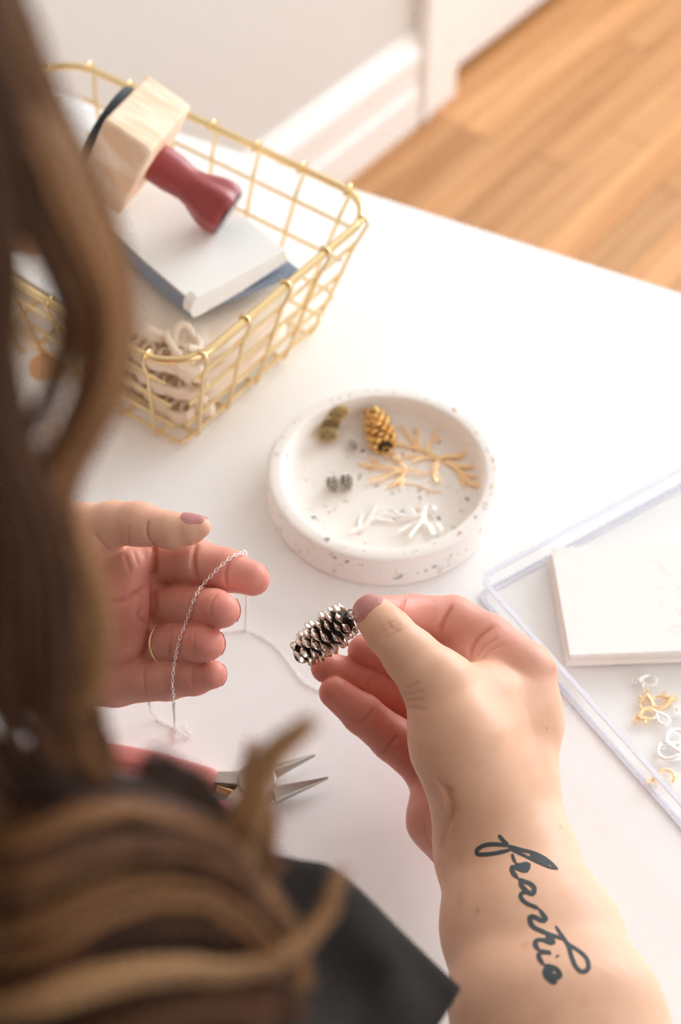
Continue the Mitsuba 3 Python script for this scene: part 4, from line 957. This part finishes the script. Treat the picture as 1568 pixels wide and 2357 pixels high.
# the wooden stamp lying on the notebook, handle towards the viewer's right
def stamp(key, o, axis, up, s=1.0, block=(.046, .046, .026), handle=True):
    M = frame(o, z=axis, y=up)
    bx, by, bz = [x * s for x in block]
    obj('block', moved(rbox(bx, by, bz, .0022 * s, 3), M), 'm_pine', key, 40, label='pale pine block')
    rub = moved(lathe([(0, 0), (.0215 * s, 0), (.0225 * s, .0008), (.0225 * s, .0036 * s), (.0215 * s, .0042 * s), (0, .0042 * s)], 64), frame([0, 0, -bz / 2 - .0042 * s], z=[0, 0, 1], x=[1, 0, 0]))
    obj('rubber_die', moved(rub, M), 'm_rubber', key, 30, label='dark rubber die')
    rd = [moved(rbox(.0012 * s, .0026 * s, .0036 * s, .0003, 1), frame([.0232 * s * math.cos(a), .0232 * s * math.sin(a), -bz / 2 - .002 * s], x=[math.cos(a), math.sin(a), 0], z=[0, 0, 1])) for a in np.linspace(0, 2 * np.pi, 44, endpoint=False)]
    obj('die_ridges', join(rd), 'm_rubber', key, False, kind='stuff')
    if handle:
        z0 = bz / 2
        pr = [(0, z0), (.0096, z0), (.0099, z0 + .002), (.0097, z0 + .010), (.0088, z0 + .016), (.0086, z0 + .019), (.0094, z0 + .023), (.0116, z0 + .028), (.0134, z0 + .033), (.0140, z0 + .037), (.0138, z0 + .040), (.0124, z0 + .0425), (.0, z0 + .0425)]
        h = lathe([(r * s, z * s if i else z) for i, (r, z) in enumerate(pr)], 48)
        v = h.vertices.copy(); a = np.arctan2(v[:, 1], v[:, 0]); w = np.clip((v[:, 2] - z0 - .020 * s) / (.010 * s), 0, 1)
        fac = 1 - w * .13 * (1 - np.cos(6 * a)) / 2                    # six soft facets on the grip
        v[:, 0] *= fac; v[:, 1] *= fac; h = trimesh.Trimesh(v, h.faces, process=False)
        obj('handle', moved(h, M), 'm_red', key, 40, label='dark red turned handle')
        obj('handle_end', moved(lathe([(0, 0), (.0118 * s, 0), (.0122 * s, .0004), (.0112 * s, .0011), (0, .0013)], 40), M @ frame([0, 0, z0 + .0423 * s], z=[0, 0, 1], x=[1, 0, 0])), 'm_red_end', key, 40)
NBT = NBZ + .0134
sk = thing('wooden_stamp', 'wooden stamp with a dark red handle lying on the white notebook in the basket', 'stamp')
hp = tab(486, 462, NBT + .0160); bp = tab(330, 352, NBT + .034)
stamp(sk, bp + unit(bp - hp) * .006, hp - bp, Z + RIGHT * .25)

# half hidden behind the hair
s2 = thing('wooden_block', 'tan wooden block in the left end of the basket, seen through the hair', 'block')
obj('block', moved(rbox(.034, .03, .022, .002, 2), frame(tab(82, 525, .055), z=Z, x=BD)), 'm_kraft', s2, 40)
s3 = thing('folded_card', 'folded white card leaning in the left end of the basket, seen through the hair', 'card')
cdm = [moved(rbox(.052, .034, .0012, .0004, 1), frame(tab(110, 630, .060), z=Z + BD * .5 * s_, x=BN)) for s_ in (1, .55)]
obj('leaf', cdm[0], 'm_paper', s3); obj('leaf', moved(cdm[1], frame([0, 0, -.004], z=Z, x=RIGHT)), 'm_card_edge', s3)
pouch('cream muslin pouch in the left end of the basket, seen through the hair', b_c(.352, -.515, .0445), BD, -BN, .045, .04, .022, 6, [])

# the white spool and the clear bag at the left
sp = thing('ribbon_spool', 'round white spool with a tan core standing on the table behind the hair', 'spool')
o = tab(122, 905, 0)
obj('white_ring', moved(lathe([(.0092, 0), (.0182, 0), (.0190, .001), (.0190, .017), (.0182, .018), (.0092, .018), (.0092, 0)], 56), frame(o, z=Z, x=RIGHT)), 'm_white_glaze', sp, 30)
obj('core', moved(lathe([(0, 0), (.0091, 0), (.0091, .020), (0, .020)], 40), frame(o, z=Z, x=RIGHT)), 'm_kraft', sp, 30, label='tan core')
bg = thing('clear_bag', 'clear plastic bag of glittering beads on the table left of the open hand', 'bag')
o = tab(118, 1062, .0)
bu, bv = unit(np.array([.8, -.3, 0])), unit(np.array([.3, .8, 0]))
gu, gv = np.meshgrid(np.linspace(-1, 1, 46), np.linspace(-1, 1, 46), indexing='ij')
dome = (1 - gu ** 2) ** .5 * (1 - gv ** 2) ** .5
crumple = (meshkit.fbm(np.stack([gu * 7, gv * 7, 0 * gu], -1), 4, 9) - .5) * .007
top_ = o + gu[..., None] * bu * .020 + gv[..., None] * bv * .030 + Z * (.0012 + dome * .011 + crumple * np.clip(dome * 2, 0, 1))[..., None]
obj('film', grid_mesh(top_), 'm_film', bg, False, label='crumpled clear film')
mat('m_bead', srgb(226, 206, 190), 0.12, spec=0.8, clearcoat=1.0)
beads = []
ico = trimesh.creation.icosphere(subdivisions=1, radius=.00105)
for i in range(240):
    a, b = prng.uniform(-.8, .8, 2); top_h = .0085 * math.sqrt((1 - a * a) * (1 - b * b))
    beads.append(moved(ico, frame(o + bu * .020 * a + bv * .030 * b + Z * (.0012 + top_h * prng.uniform() * .8), z=unit(prng.normal(size=3)), x=unit(prng.normal(size=3)))))
obj('beads', join(beads), 'm_bead', bg, False, kind='stuff', label='tiny glittering beads')

# ------------------------------------------------------------------ clear tray with cards and clasps
TH = .014
tr = thing('acrylic_tray', 'shallow clear plastic tray at the right, with bluish edges, holding cards and clasps', 'tray')
c_rim = tab(1100, 1329, TH); c0 = c_rim * [1, 1, 0] + Z * TABLE
far_d = unit((tab(1543, 1100, TH) - c_rim) * [1, 1, 0]); near_d = unit((tab(1568, 1836, TH) - c_rim) * [1, 1, 0])
bis = unit(far_d + near_d); tA = unit(bis + np.cross(Z, bis)); tB = unit(bis - np.cross(Z, bis))      # square corner
TL, TW, TT, RC = .26, .235, .0018, .006
def rrect(x0, y0, x1, y1, r): return sg.box(x0 + r, y0 + r, x1 - r, y1 - r).buffer(r, quad_segs=8)
tm = frame(c0, x=tB, y=tA)
lip = rrect(-.0004, -.0004, TL + .0004, TW + .0004, RC + .0004); outer = rrect(0, 0, TL, TW, RC); inner = rrect(TT, TT, TL - TT, TW - TT, RC - TT * .8)
def band(line, z0, z1):
    c = np.array(line.exterior.coords)[:-1]; n = len(c); v = np.vstack([np.c_[c, np.full(n, z0)], np.c_[c, np.full(n, z1)]]); i = np.arange(n); j = (i + 1) % n
    return moved(trimesh.Trimesh(v, np.vstack([np.stack([i, j, j + n], 1), np.stack([i, j + n, i + n], 1)]), process=False), tm)
obj('wall', join(band(outer, .0006, TH), band(inner, .0006, TH)), 'm_acrylic', tr)
obj('rim', moved(extrude(lip.difference(inner), .0014), tm @ frame([0, 0, TH - .0007], x=[1, 0, 0], y=[0, 1, 0])), 'm_acrylic_edge', tr, 40, label='bluish rim')
obj('foot', join(moved(extrude(lip.difference(outer.buffer(-.0004)), .0012), tm @ frame([0, 0, .0001], x=[1, 0, 0], y=[0, 1, 0])), moved(extrude(inner.difference(inner.buffer(-.0010)), .0008), tm @ frame([0, 0, .0006], x=[1, 0, 0], y=[0, 1, 0]))), 'm_acrylic_edge', tr, 40, label='bluish foot edge')
bm_ = trimesh.Trimesh(np.array([[TT, TT, .0012], [TL - TT, TT, .0012], [TL - TT, TW - TT, .0012], [TT, TW - TT, .0012]]), [[0, 1, 2], [0, 2, 3]], process=False)
obj('base', moved(bm_, tm), 'm_sheet', tr)
TB = .0014
cA, cB_, cC = tab(1281, 1260, TB + .0095), tab(1313, 1506, TB + .0095), tab(1568, 1497, TB + .0095)
g1_, g2_ = unit((cC - cB_) * [1, 1, 0]), unit((cA - cB_) * [1, 1, 0]); g2_ = unit(g2_ - g1_ * (g1_ @ g2_))
D2 = np.linalg.norm(cA - cB_)
jit = np.random.default_rng(5)
names = ('lowest', 'second lowest', 'middle', 'second highest', 'top')
for i in range(5):
    th = .0019; ox, oy, tw = jit.uniform(-.0016, .0004), jit.uniform(-.0012, .0004), jit.uniform(-.012, .012)
    if i == 4: ox = oy = tw = 0
    a1 = g1_ * math.cos(tw) + g2_ * math.sin(tw); a2 = g2_ * math.cos(tw) - g1_ * math.sin(tw)
    lab = 'blank cream card on top of the stack in the clear tray' if i == 4 else f'cream card {names[i]} of the stack in the clear tray'
    k = thing('cream_card', lab, 'card', 'cream cards stacked in the tray')
    ctr = cB_ * [1, 1, 0] + a1 * (.0435 + ox) + a2 * (D2 / 2 + oy) + Z * (TABLE + TB + .0001 + th * (i + .5))
    # slightly bowed card
    u_, v_ = np.meshgrid(np.linspace(-.5, .5, 14), np.linspace(-.5, .5, 8), indexing='ij')
    Pc = ctr + u_[..., None] * a1 * .087 + v_[..., None] * a2 * D2 + Z * (th / 2 - .0002 - .0007 * (i / 5) * (np.clip(-u_ - .38, 0, 1) * 3) ** 2)[..., None]
    cm = grid_mesh(Pc, th - .00025)
    if np.dot(np.cross(Pc[1, 0] - Pc[0, 0], Pc[0, 1] - Pc[0, 0]), Z) < 0: cm = grid_mesh(Pc[:, ::-1], th - .00025)
    obj('sheet', cm, 'm_card' if i == 4 else 'm_card_edge', k, 30)
    if i == 4:
        pr_ = []
        for pts in (((1498, 1288), (1512, 1290), (1522, 1300), (1532, 1312), (1545, 1325), (1556, 1332)), ((1515, 1300), (1525, 1315), (1536, 1322)), ((1556, 1350), (1568, 1352), (1580, 1356)), ((1518, 1352), (1530, 1354)), ((1520, 1378), (1524, 1392), (1522, 1396)), ((1560, 1372), (1572, 1376)), ((1556, 1400), (1566, 1415), (1578, 1412)), ((1548, 1436), (1556, 1444), (1570, 1440)), ((1540, 1450), (1552, 1456), (1566, 1458))):
            q = resample(np.array([tab(x, y, TB + .00965) for x, y in pts]), 12); q[:, 2] = (ctr + Z * (th / 2 - .0001))[2]
            t_, s_, _ = frames(q, up=Z); pr_.append(grid_mesh(np.stack([q + s_ * .0008, q - s_ * .0008], 1)))
        obj('faint_print', join(pr_), 'm_card_print', k, label='faint beige print')

def clasp_parts(key, o, d, L, bs, lie=Z, open_=False):
    "a lobster clasp: teardrop loop with a gate and lever, and a small ring at its tail; d points from the tail to the round end"
    M = frame(o, x=d, z=lie); S = L / .012
    def W3(pts): return np.array([(M @ np.array([x * S, y * S, z * S, 1]))[:3] for x, y, z in pts])
    body = W3([(-.0040, 0, 0), (-.0022, .0011, 0), (.0002, .0026, 0), (.0030, .0033, 0), (.0053, .0022, 0), (.0060, 0, 0), (.0053, -.0022, 0), (.0030, -.0032, 0)])
    obj('hook', tube(resample(body, 40), S * np.interp(np.linspace(0, 1, 40), [0, .15, .4, 1], [.0013, .0014, .0009, .0006]), 9), bs, key, True)
    obj('gate', tube(resample(W3([(-.0034, -.0004, 0), (-.0012, -.0016, 0), (.0012, -.0029, 0), (.0030, -.0031, 0)]), 16), S * np.linspace(.0012, .0006, 16), 8), bs, key, True)
    obj('lever', tube(resample(W3([(-.0010, -.0018, 0), (-.0016, -.0032, 0), (-.0022, -.0042, .0002)]), 10), S * np.linspace(.0006, .0008, 10), 7), bs, key, True)
    a = np.linspace(0, 2 * np.pi, 18, endpoint=False)
    obj('ring', tube(W3([(-.0056 + .0014 * math.cos(x), .0014 * math.sin(x), 0) for x in a]), S * .00042, 7, True), bs, key, True)
CH = TB + .0010
def ontray(x, y, up=0): return tab(x, y, CH + up)
for (x0, y0, x1, y1, bs, lab, grp) in (
        (1462, 1568, 1505, 1566, 'm_silver_pale', 'silver lobster clasp nearest the card stack', 0),
        (1488, 1594, 1487, 1630, 'm_gold', 'gold lobster clasp standing upright in the clasp pile, ring at its top', 0),
        (1552, 1607, 1508, 1618, 'm_gold', 'gold lobster clasp pointing left, rightmost of the three gold ones', 0),
        (1464, 1655, 1502, 1640, 'm_gold', 'gold lobster clasp lowest of the three gold ones', 0),
        (1506, 1637, 1533, 1662, 'm_silver_pale', 'silver lobster clasp lying below the gold ones', 0),
        (1526, 1716, 1565, 1690, 'm_silver_pale', 'silver lobster clasp with its ring to the left, by the right frame edge', 0),
        (1580, 1740, 1522, 1728, 'm_silver_pale', 'silver lobster clasp with its loop to the left, by the right frame edge', 0),
        (1556, 1630, 1580, 1650, 'm_silver_pale', 'silver lobster clasp cut off by the right frame edge', 0)):
    k = thing('lobster_clasp', lab, 'clasp', 'lobster clasps scattered in the clear tray')
    a, b = ontray(x0, y0), ontray(x1, y1); dd = b - a
    clasp_parts(k, (a + b) / 2 + unit(dd) * .0002, dd, np.linalg.norm(dd) * 1.22, bs)
k = thing('jump_ring', 'open gold jump ring beside the tray wall', 'ring')
o = ontray(1535, 1787)
obj('wire', tube(np.array([o + .0032 * (RIGHT * math.cos(a) + np.array([0, 1, 0]) * math.sin(a)) for a in np.linspace(-.9, 3.2, 26)]), .0006, 8), 'm_gold', k, True)
k = thing('end_cap', 'small pale gold end cap with a loop by the tray wall', 'end cap')
a, b = ontray(1496, 1798, .0006), ontray(1520, 1786, .0006)
obj('cap', tube(np.array([a + (b - a) * f for f in (.28, .5, .8, 1.0)]), [.0008, .0014, .0017, .0015], 14), 'm_gold', k, 40)
x_ = unit(b - a); y_ = unit(np.cross(Z, x_))
obj('loop', tube(np.array([a + .0011 * (x_ * math.cos(t) + y_ * math.sin(t)) for t in np.linspace(0, 2 * np.pi, 16, endpoint=False)]), .00038, 7, True), 'm_gold', k, True)

# ------------------------------------------------------------------ pliers
pl_ = thing('pliers', 'small jewellery pliers with pink grips and open steel jaws lying on the table', 'pliers')
PZ = .0052
def pt(x, y, up=0.0): return tab(x, y, PZ + up)
def hull_of(spheres, sub=2):
    v = np.vstack([trimesh.creation.icosphere(subdivisions=sub, radius=r).vertices * s_ + p for p, r, s_ in spheres]); return trimesh.convex.convex_hull(v)
ONE = np.array([1, 1, 1.])
def bar(p0, p1, w0, w1, h0, h1, r=.0006):
    "a tapering bar with crisp edges from p0 to p1"
    d = unit(p1 - p0); s_ = unit(np.cross(Z, d)); n_ = np.cross(d, s_)
    P = []
    for p, w, h in ((p0, w0, h0), (p1, w1, h1)):
        for a in (-1, 1):
            for b in (-1, 1): P += [p + s_ * a * (w / 2 - r) + n_ * b * h / 2, p + s_ * a * w / 2 + n_ * b * (h / 2 - r)]
    return trimesh.convex.convex_hull(np.array(P))
def half_round(p0, p1, w0, w1, h0, h1, side):
    "a jaw: flat inside, rounded outside, tapering to the tip"
    d = unit(p1 - p0); s_ = unit(np.cross(Z, d)) * side; n_ = np.cross(d, unit(np.cross(Z, d))); P = []
    for p, w, h in ((p0, w0, h0), (p0 + (p1 - p0) * .5, (w0 + w1) * .48, (h0 + h1) * .49), (p1, w1, h1)):
        for a in np.linspace(-90, 90, 11): P.append(p + s_ * w * math.cos(math.radians(a)) + n_ * h / 2 * math.sin(math.radians(a)))
    return trimesh.convex.convex_hull(np.array(P))
obj('jaw', half_round(pt(622, 1788), pt(726, 1739), .0050, .0007, .0078, .0016, 1), 'm_steel', pl_, 25)
obj('jaw', half_round(pt(628, 1822), pt(755, 1790), .0056, .0007, .0084, .0016, -1), 'm_steel', pl_, 25)
piv = pt(592, 1806)
obj('pivot', join(moved(lathe([(0, -.0046), (.0072, -.0046), (.0078, -.004), (.0078, .004), (.0072, .0046), (0, .0046)], 48), frame(piv, z=Z, x=RIGHT)), bar(piv, pt(632, 1803), .0135, .0115, .0088, .0078), bar(piv, pt(552, 1806), .0135, .010, .0088, .007)), 'm_steel', pl_, 30)
obj('shank', bar(pt(566, 1802), pt(480, 1798, .0006), .0070, .0058, .0078, .0070), 'm_steel', pl_, 25)
obj('shank', bar(pt(574, 1818), pt(512, 1872), .0068, .0056, .0070, .0066), 'm_steel', pl_, 25)
def grip(path, w, h):
    q = resample(np.array(path), 26); t_, s_, n_ = frames(q, up=Z); u = np.linspace(0, 1, 26)
    rr = np.interp(u, [0, .03, .5, .95, 1], [.86, 1, 1.08, .9, .5])
    a = np.linspace(0, 2 * np.pi, 25)[:-1]; ca = np.sign(np.cos(a)) * np.abs(np.cos(a)) ** .6; sa = np.sign(np.sin(a)) * np.abs(np.sin(a)) ** .6
    P = q[:, None] + rr[:, None, None] * (ca[None, :, None] * s_[:, None] * w / 2 + sa[None, :, None] * n_[:, None] * h / 2)
    m = grid_mesh(np.concatenate([P, P[:, :1]], 1)); 
    caps = [trimesh.convex.convex_hull(np.vstack([P[0], P[0] + t_[0] * .0005])), trimesh.convex.convex_hull(np.vstack([P[-1], P[-1] - t_[-1] * .0005]))]
    return join(m, caps)
obj('grip', grip([pt(497, 1803, .0004), pt(420, 1782, .0006), pt(300, 1752, .0006), pt(180, 1740, .0006), pt(60, 1760, .0006)], .0098, .0102), 'm_pink_grip', pl_, 40, label='pink plastic grip')
obj('grip', grip([pt(524, 1862, .0004), pt(470, 1912, .0006), pt(390, 1980, .0006), pt(290, 2040, .0006), pt(170, 2080, .0006)], .0098, .0102), 'm_pink_grip', pl_, 40, label='pink plastic grip')
obj('spring', tube(resample(np.array([pt(498, 1816), pt(520, 1822), pt(534, 1826), pt(538, 1832), pt(528, 1846), pt(520, 1856)]), 24), .0013, 8, flat=2.2, up=Z), 'm_brass_wire', pl_, True, label='brass leaf spring')

# ------------------------------------------------------------------ ring on the left hand, fine chain
rg = thing('finger_ring', 'thin gold ring on the ring finger of the open left hand', 'ring')
fa, fb = J(322, 1486, 578, 47)[0], J(400, 1481, 563, 47)[0]
rax = unit(fb - fa); sk_ = skin_points(left, [(346, 1484)])[0][0]
ro = fa + rax * ((sk_ - fa) @ rax); rr_ = np.full(40, min(.0098, np.linalg.norm(sk_ - ro) + .0002)); r1 = unit(np.cross(rax, Z)); r2 = np.cross(rax, r1)
obj('band', tube(np.array([ro + (r1 * math.cos(a) + r2 * math.sin(a)) * (r + .0001) for a, r in zip(np.linspace(0, 2 * np.pi, 40, endpoint=False), rr_)]), .00055, 8, True), 'm_gold', rg, True)

ch = thing('silver_chain', 'fine silver chain draped over the left fingers and trailing on the table to the charm', 'chain')
lk = np.linspace(0, 2 * np.pi, 13)[:-1]
link = tube(np.array([[.00092 * math.cos(a), .00060 * math.sin(a), 0] for a in lk]), .00019, 5, True, up=[0, 0, 1])
LINK = mikit.ply(link, 'm_silver', smooth=True)
def lay_chain(P, up, step=.00150, seed=0, tilt=.45):
    P = np.asarray(P); L = np.linalg.norm(np.diff(P, axis=0), axis=1).sum(); n = max(2, int(L / step))
    q = resample(P, n); r_ = np.random.default_rng(seed)
    t_ = unit(np.gradient(q, axis=0))
    for i in range(n):
        u_ = up(q[i]) if callable(up) else up
        s_ = unit(np.cross(u_, t_[i])); n_ = np.cross(t_[i], s_)
        a = (tilt if i % 2 else -tilt) * 1.0 + r_.normal(0, .12) + (math.pi / 2 * .75 if i % 2 else 0)
        put('link', placed(LINK, frame(q[i], x=t_[i], z=n_ * math.cos(a) + s_ * math.sin(a))), ch)
drape = [(556, 1273), (535, 1281), (510, 1301), (485, 1326), (462, 1352), (447, 1380), (439, 1402), (428, 1432), (418, 1460), (409, 1488), (403, 1518), (399, 1545), (397, 1575), (399, 1600)]
q = resample(np.array(drape, float), 90)
p, hit = skin_points(left, q); zz = (p - EYE) @ FWD; zz[~hit] = np.interp(np.flatnonzero(~hit), np.flatnonzero(hit), zz[hit]); zz -= .0017
from scipy.ndimage import minimum_filter1d, gaussian_filter1d
lo_ = zz.copy()                                             # a taut chain bridges the gaps between the fingers
idx = np.arange(len(zz)); hullp = [0]
for i in range(1, len(zz)):
    while len(hullp) > 1 and (zz[hullp[-1]] - zz[hullp[-2]]) * (i - hullp[-2]) > (zz[i] - zz[hullp[-2]]) * (hullp[-1] - hullp[-2]): hullp.pop()
    hullp.append(i)
taut = np.interp(idx, idx[hullp], zz[hullp]); zz = np.minimum(zz, .45 * zz + .55 * taut); zz = np.minimum(gaussian_filter1d(zz, 1.5), lo_)
P1 = np.array([at(x, y, z) for (x, y), z in zip(q, zz)])
lay_chain(P1, -FWD, seed=1)
CZ = .0008
dropP = [P1[-1], at(400, 1622, zz[-1] - .0002), at(401, 1640, zz[-1] + .02), tab(402, 1668, CZ + .004), tab(402, 1686, CZ)]
lay_chain(dropP, -FWD, seed=2)
under, _ = skin_points(left, np.array([(342, 1606)])); z_u = ((under[0] - EYE) @ FWD)
lay_chain([at(346, 1606, z_u + .019), tab(344, 1622, .012), tab(349, 1640, .004), tab(362, 1655, CZ), tab(378, 1665, CZ), tab(392, 1671, CZ), tab(408, 1680, CZ)], Z, seed=3)
lay_chain([tab(402, 1686, CZ), tab(400, 1698, CZ), tab(404, 1704, CZ + .0005), tab(410, 1692, CZ + .0008), tab(404, 1682, CZ + .001), tab(415, 1668, CZ + .001), tab(424, 1668, CZ + .0005), tab(428, 1680, CZ), tab(440, 1690, CZ), tab(430, 1694, CZ + .0004), tab(418, 1686, CZ + .0012), tab(408, 1680, CZ + .0012)], Z, seed=4)
back0, bh = skin_points(left, np.array([(553, 1276)])); zb = (back0[0] - EYE) @ FWD
lay_chain([at(561, 1268, zb + .001), at(568, 1284, zb + .013), tab(567, 1390, .055), tab(566, 1425, .020), tab(565, 1450, CZ), tab(585, 1459, CZ), tab(612, 1473, CZ), tab(640, 1495, CZ), tab(665, 1526, CZ), tab(688, 1558, CZ), tab(710, 1577, CZ), tab(735, 1588, CZ), tab(770, 1590, CZ)], Z, seed=5)
lay_chain([tab(565, 1450, CZ), tab(545, 1452, CZ), tab(515, 1456, CZ), tab(480, 1462, CZ)], Z, seed=6)
bz = at(806, 1414, .556 * HS)
lay_chain([bz, at(812, 1428, .560 * HS), at(815, 1445, .566 * HS), at(818, 1462, .574 * HS)], -FWD, seed=7)
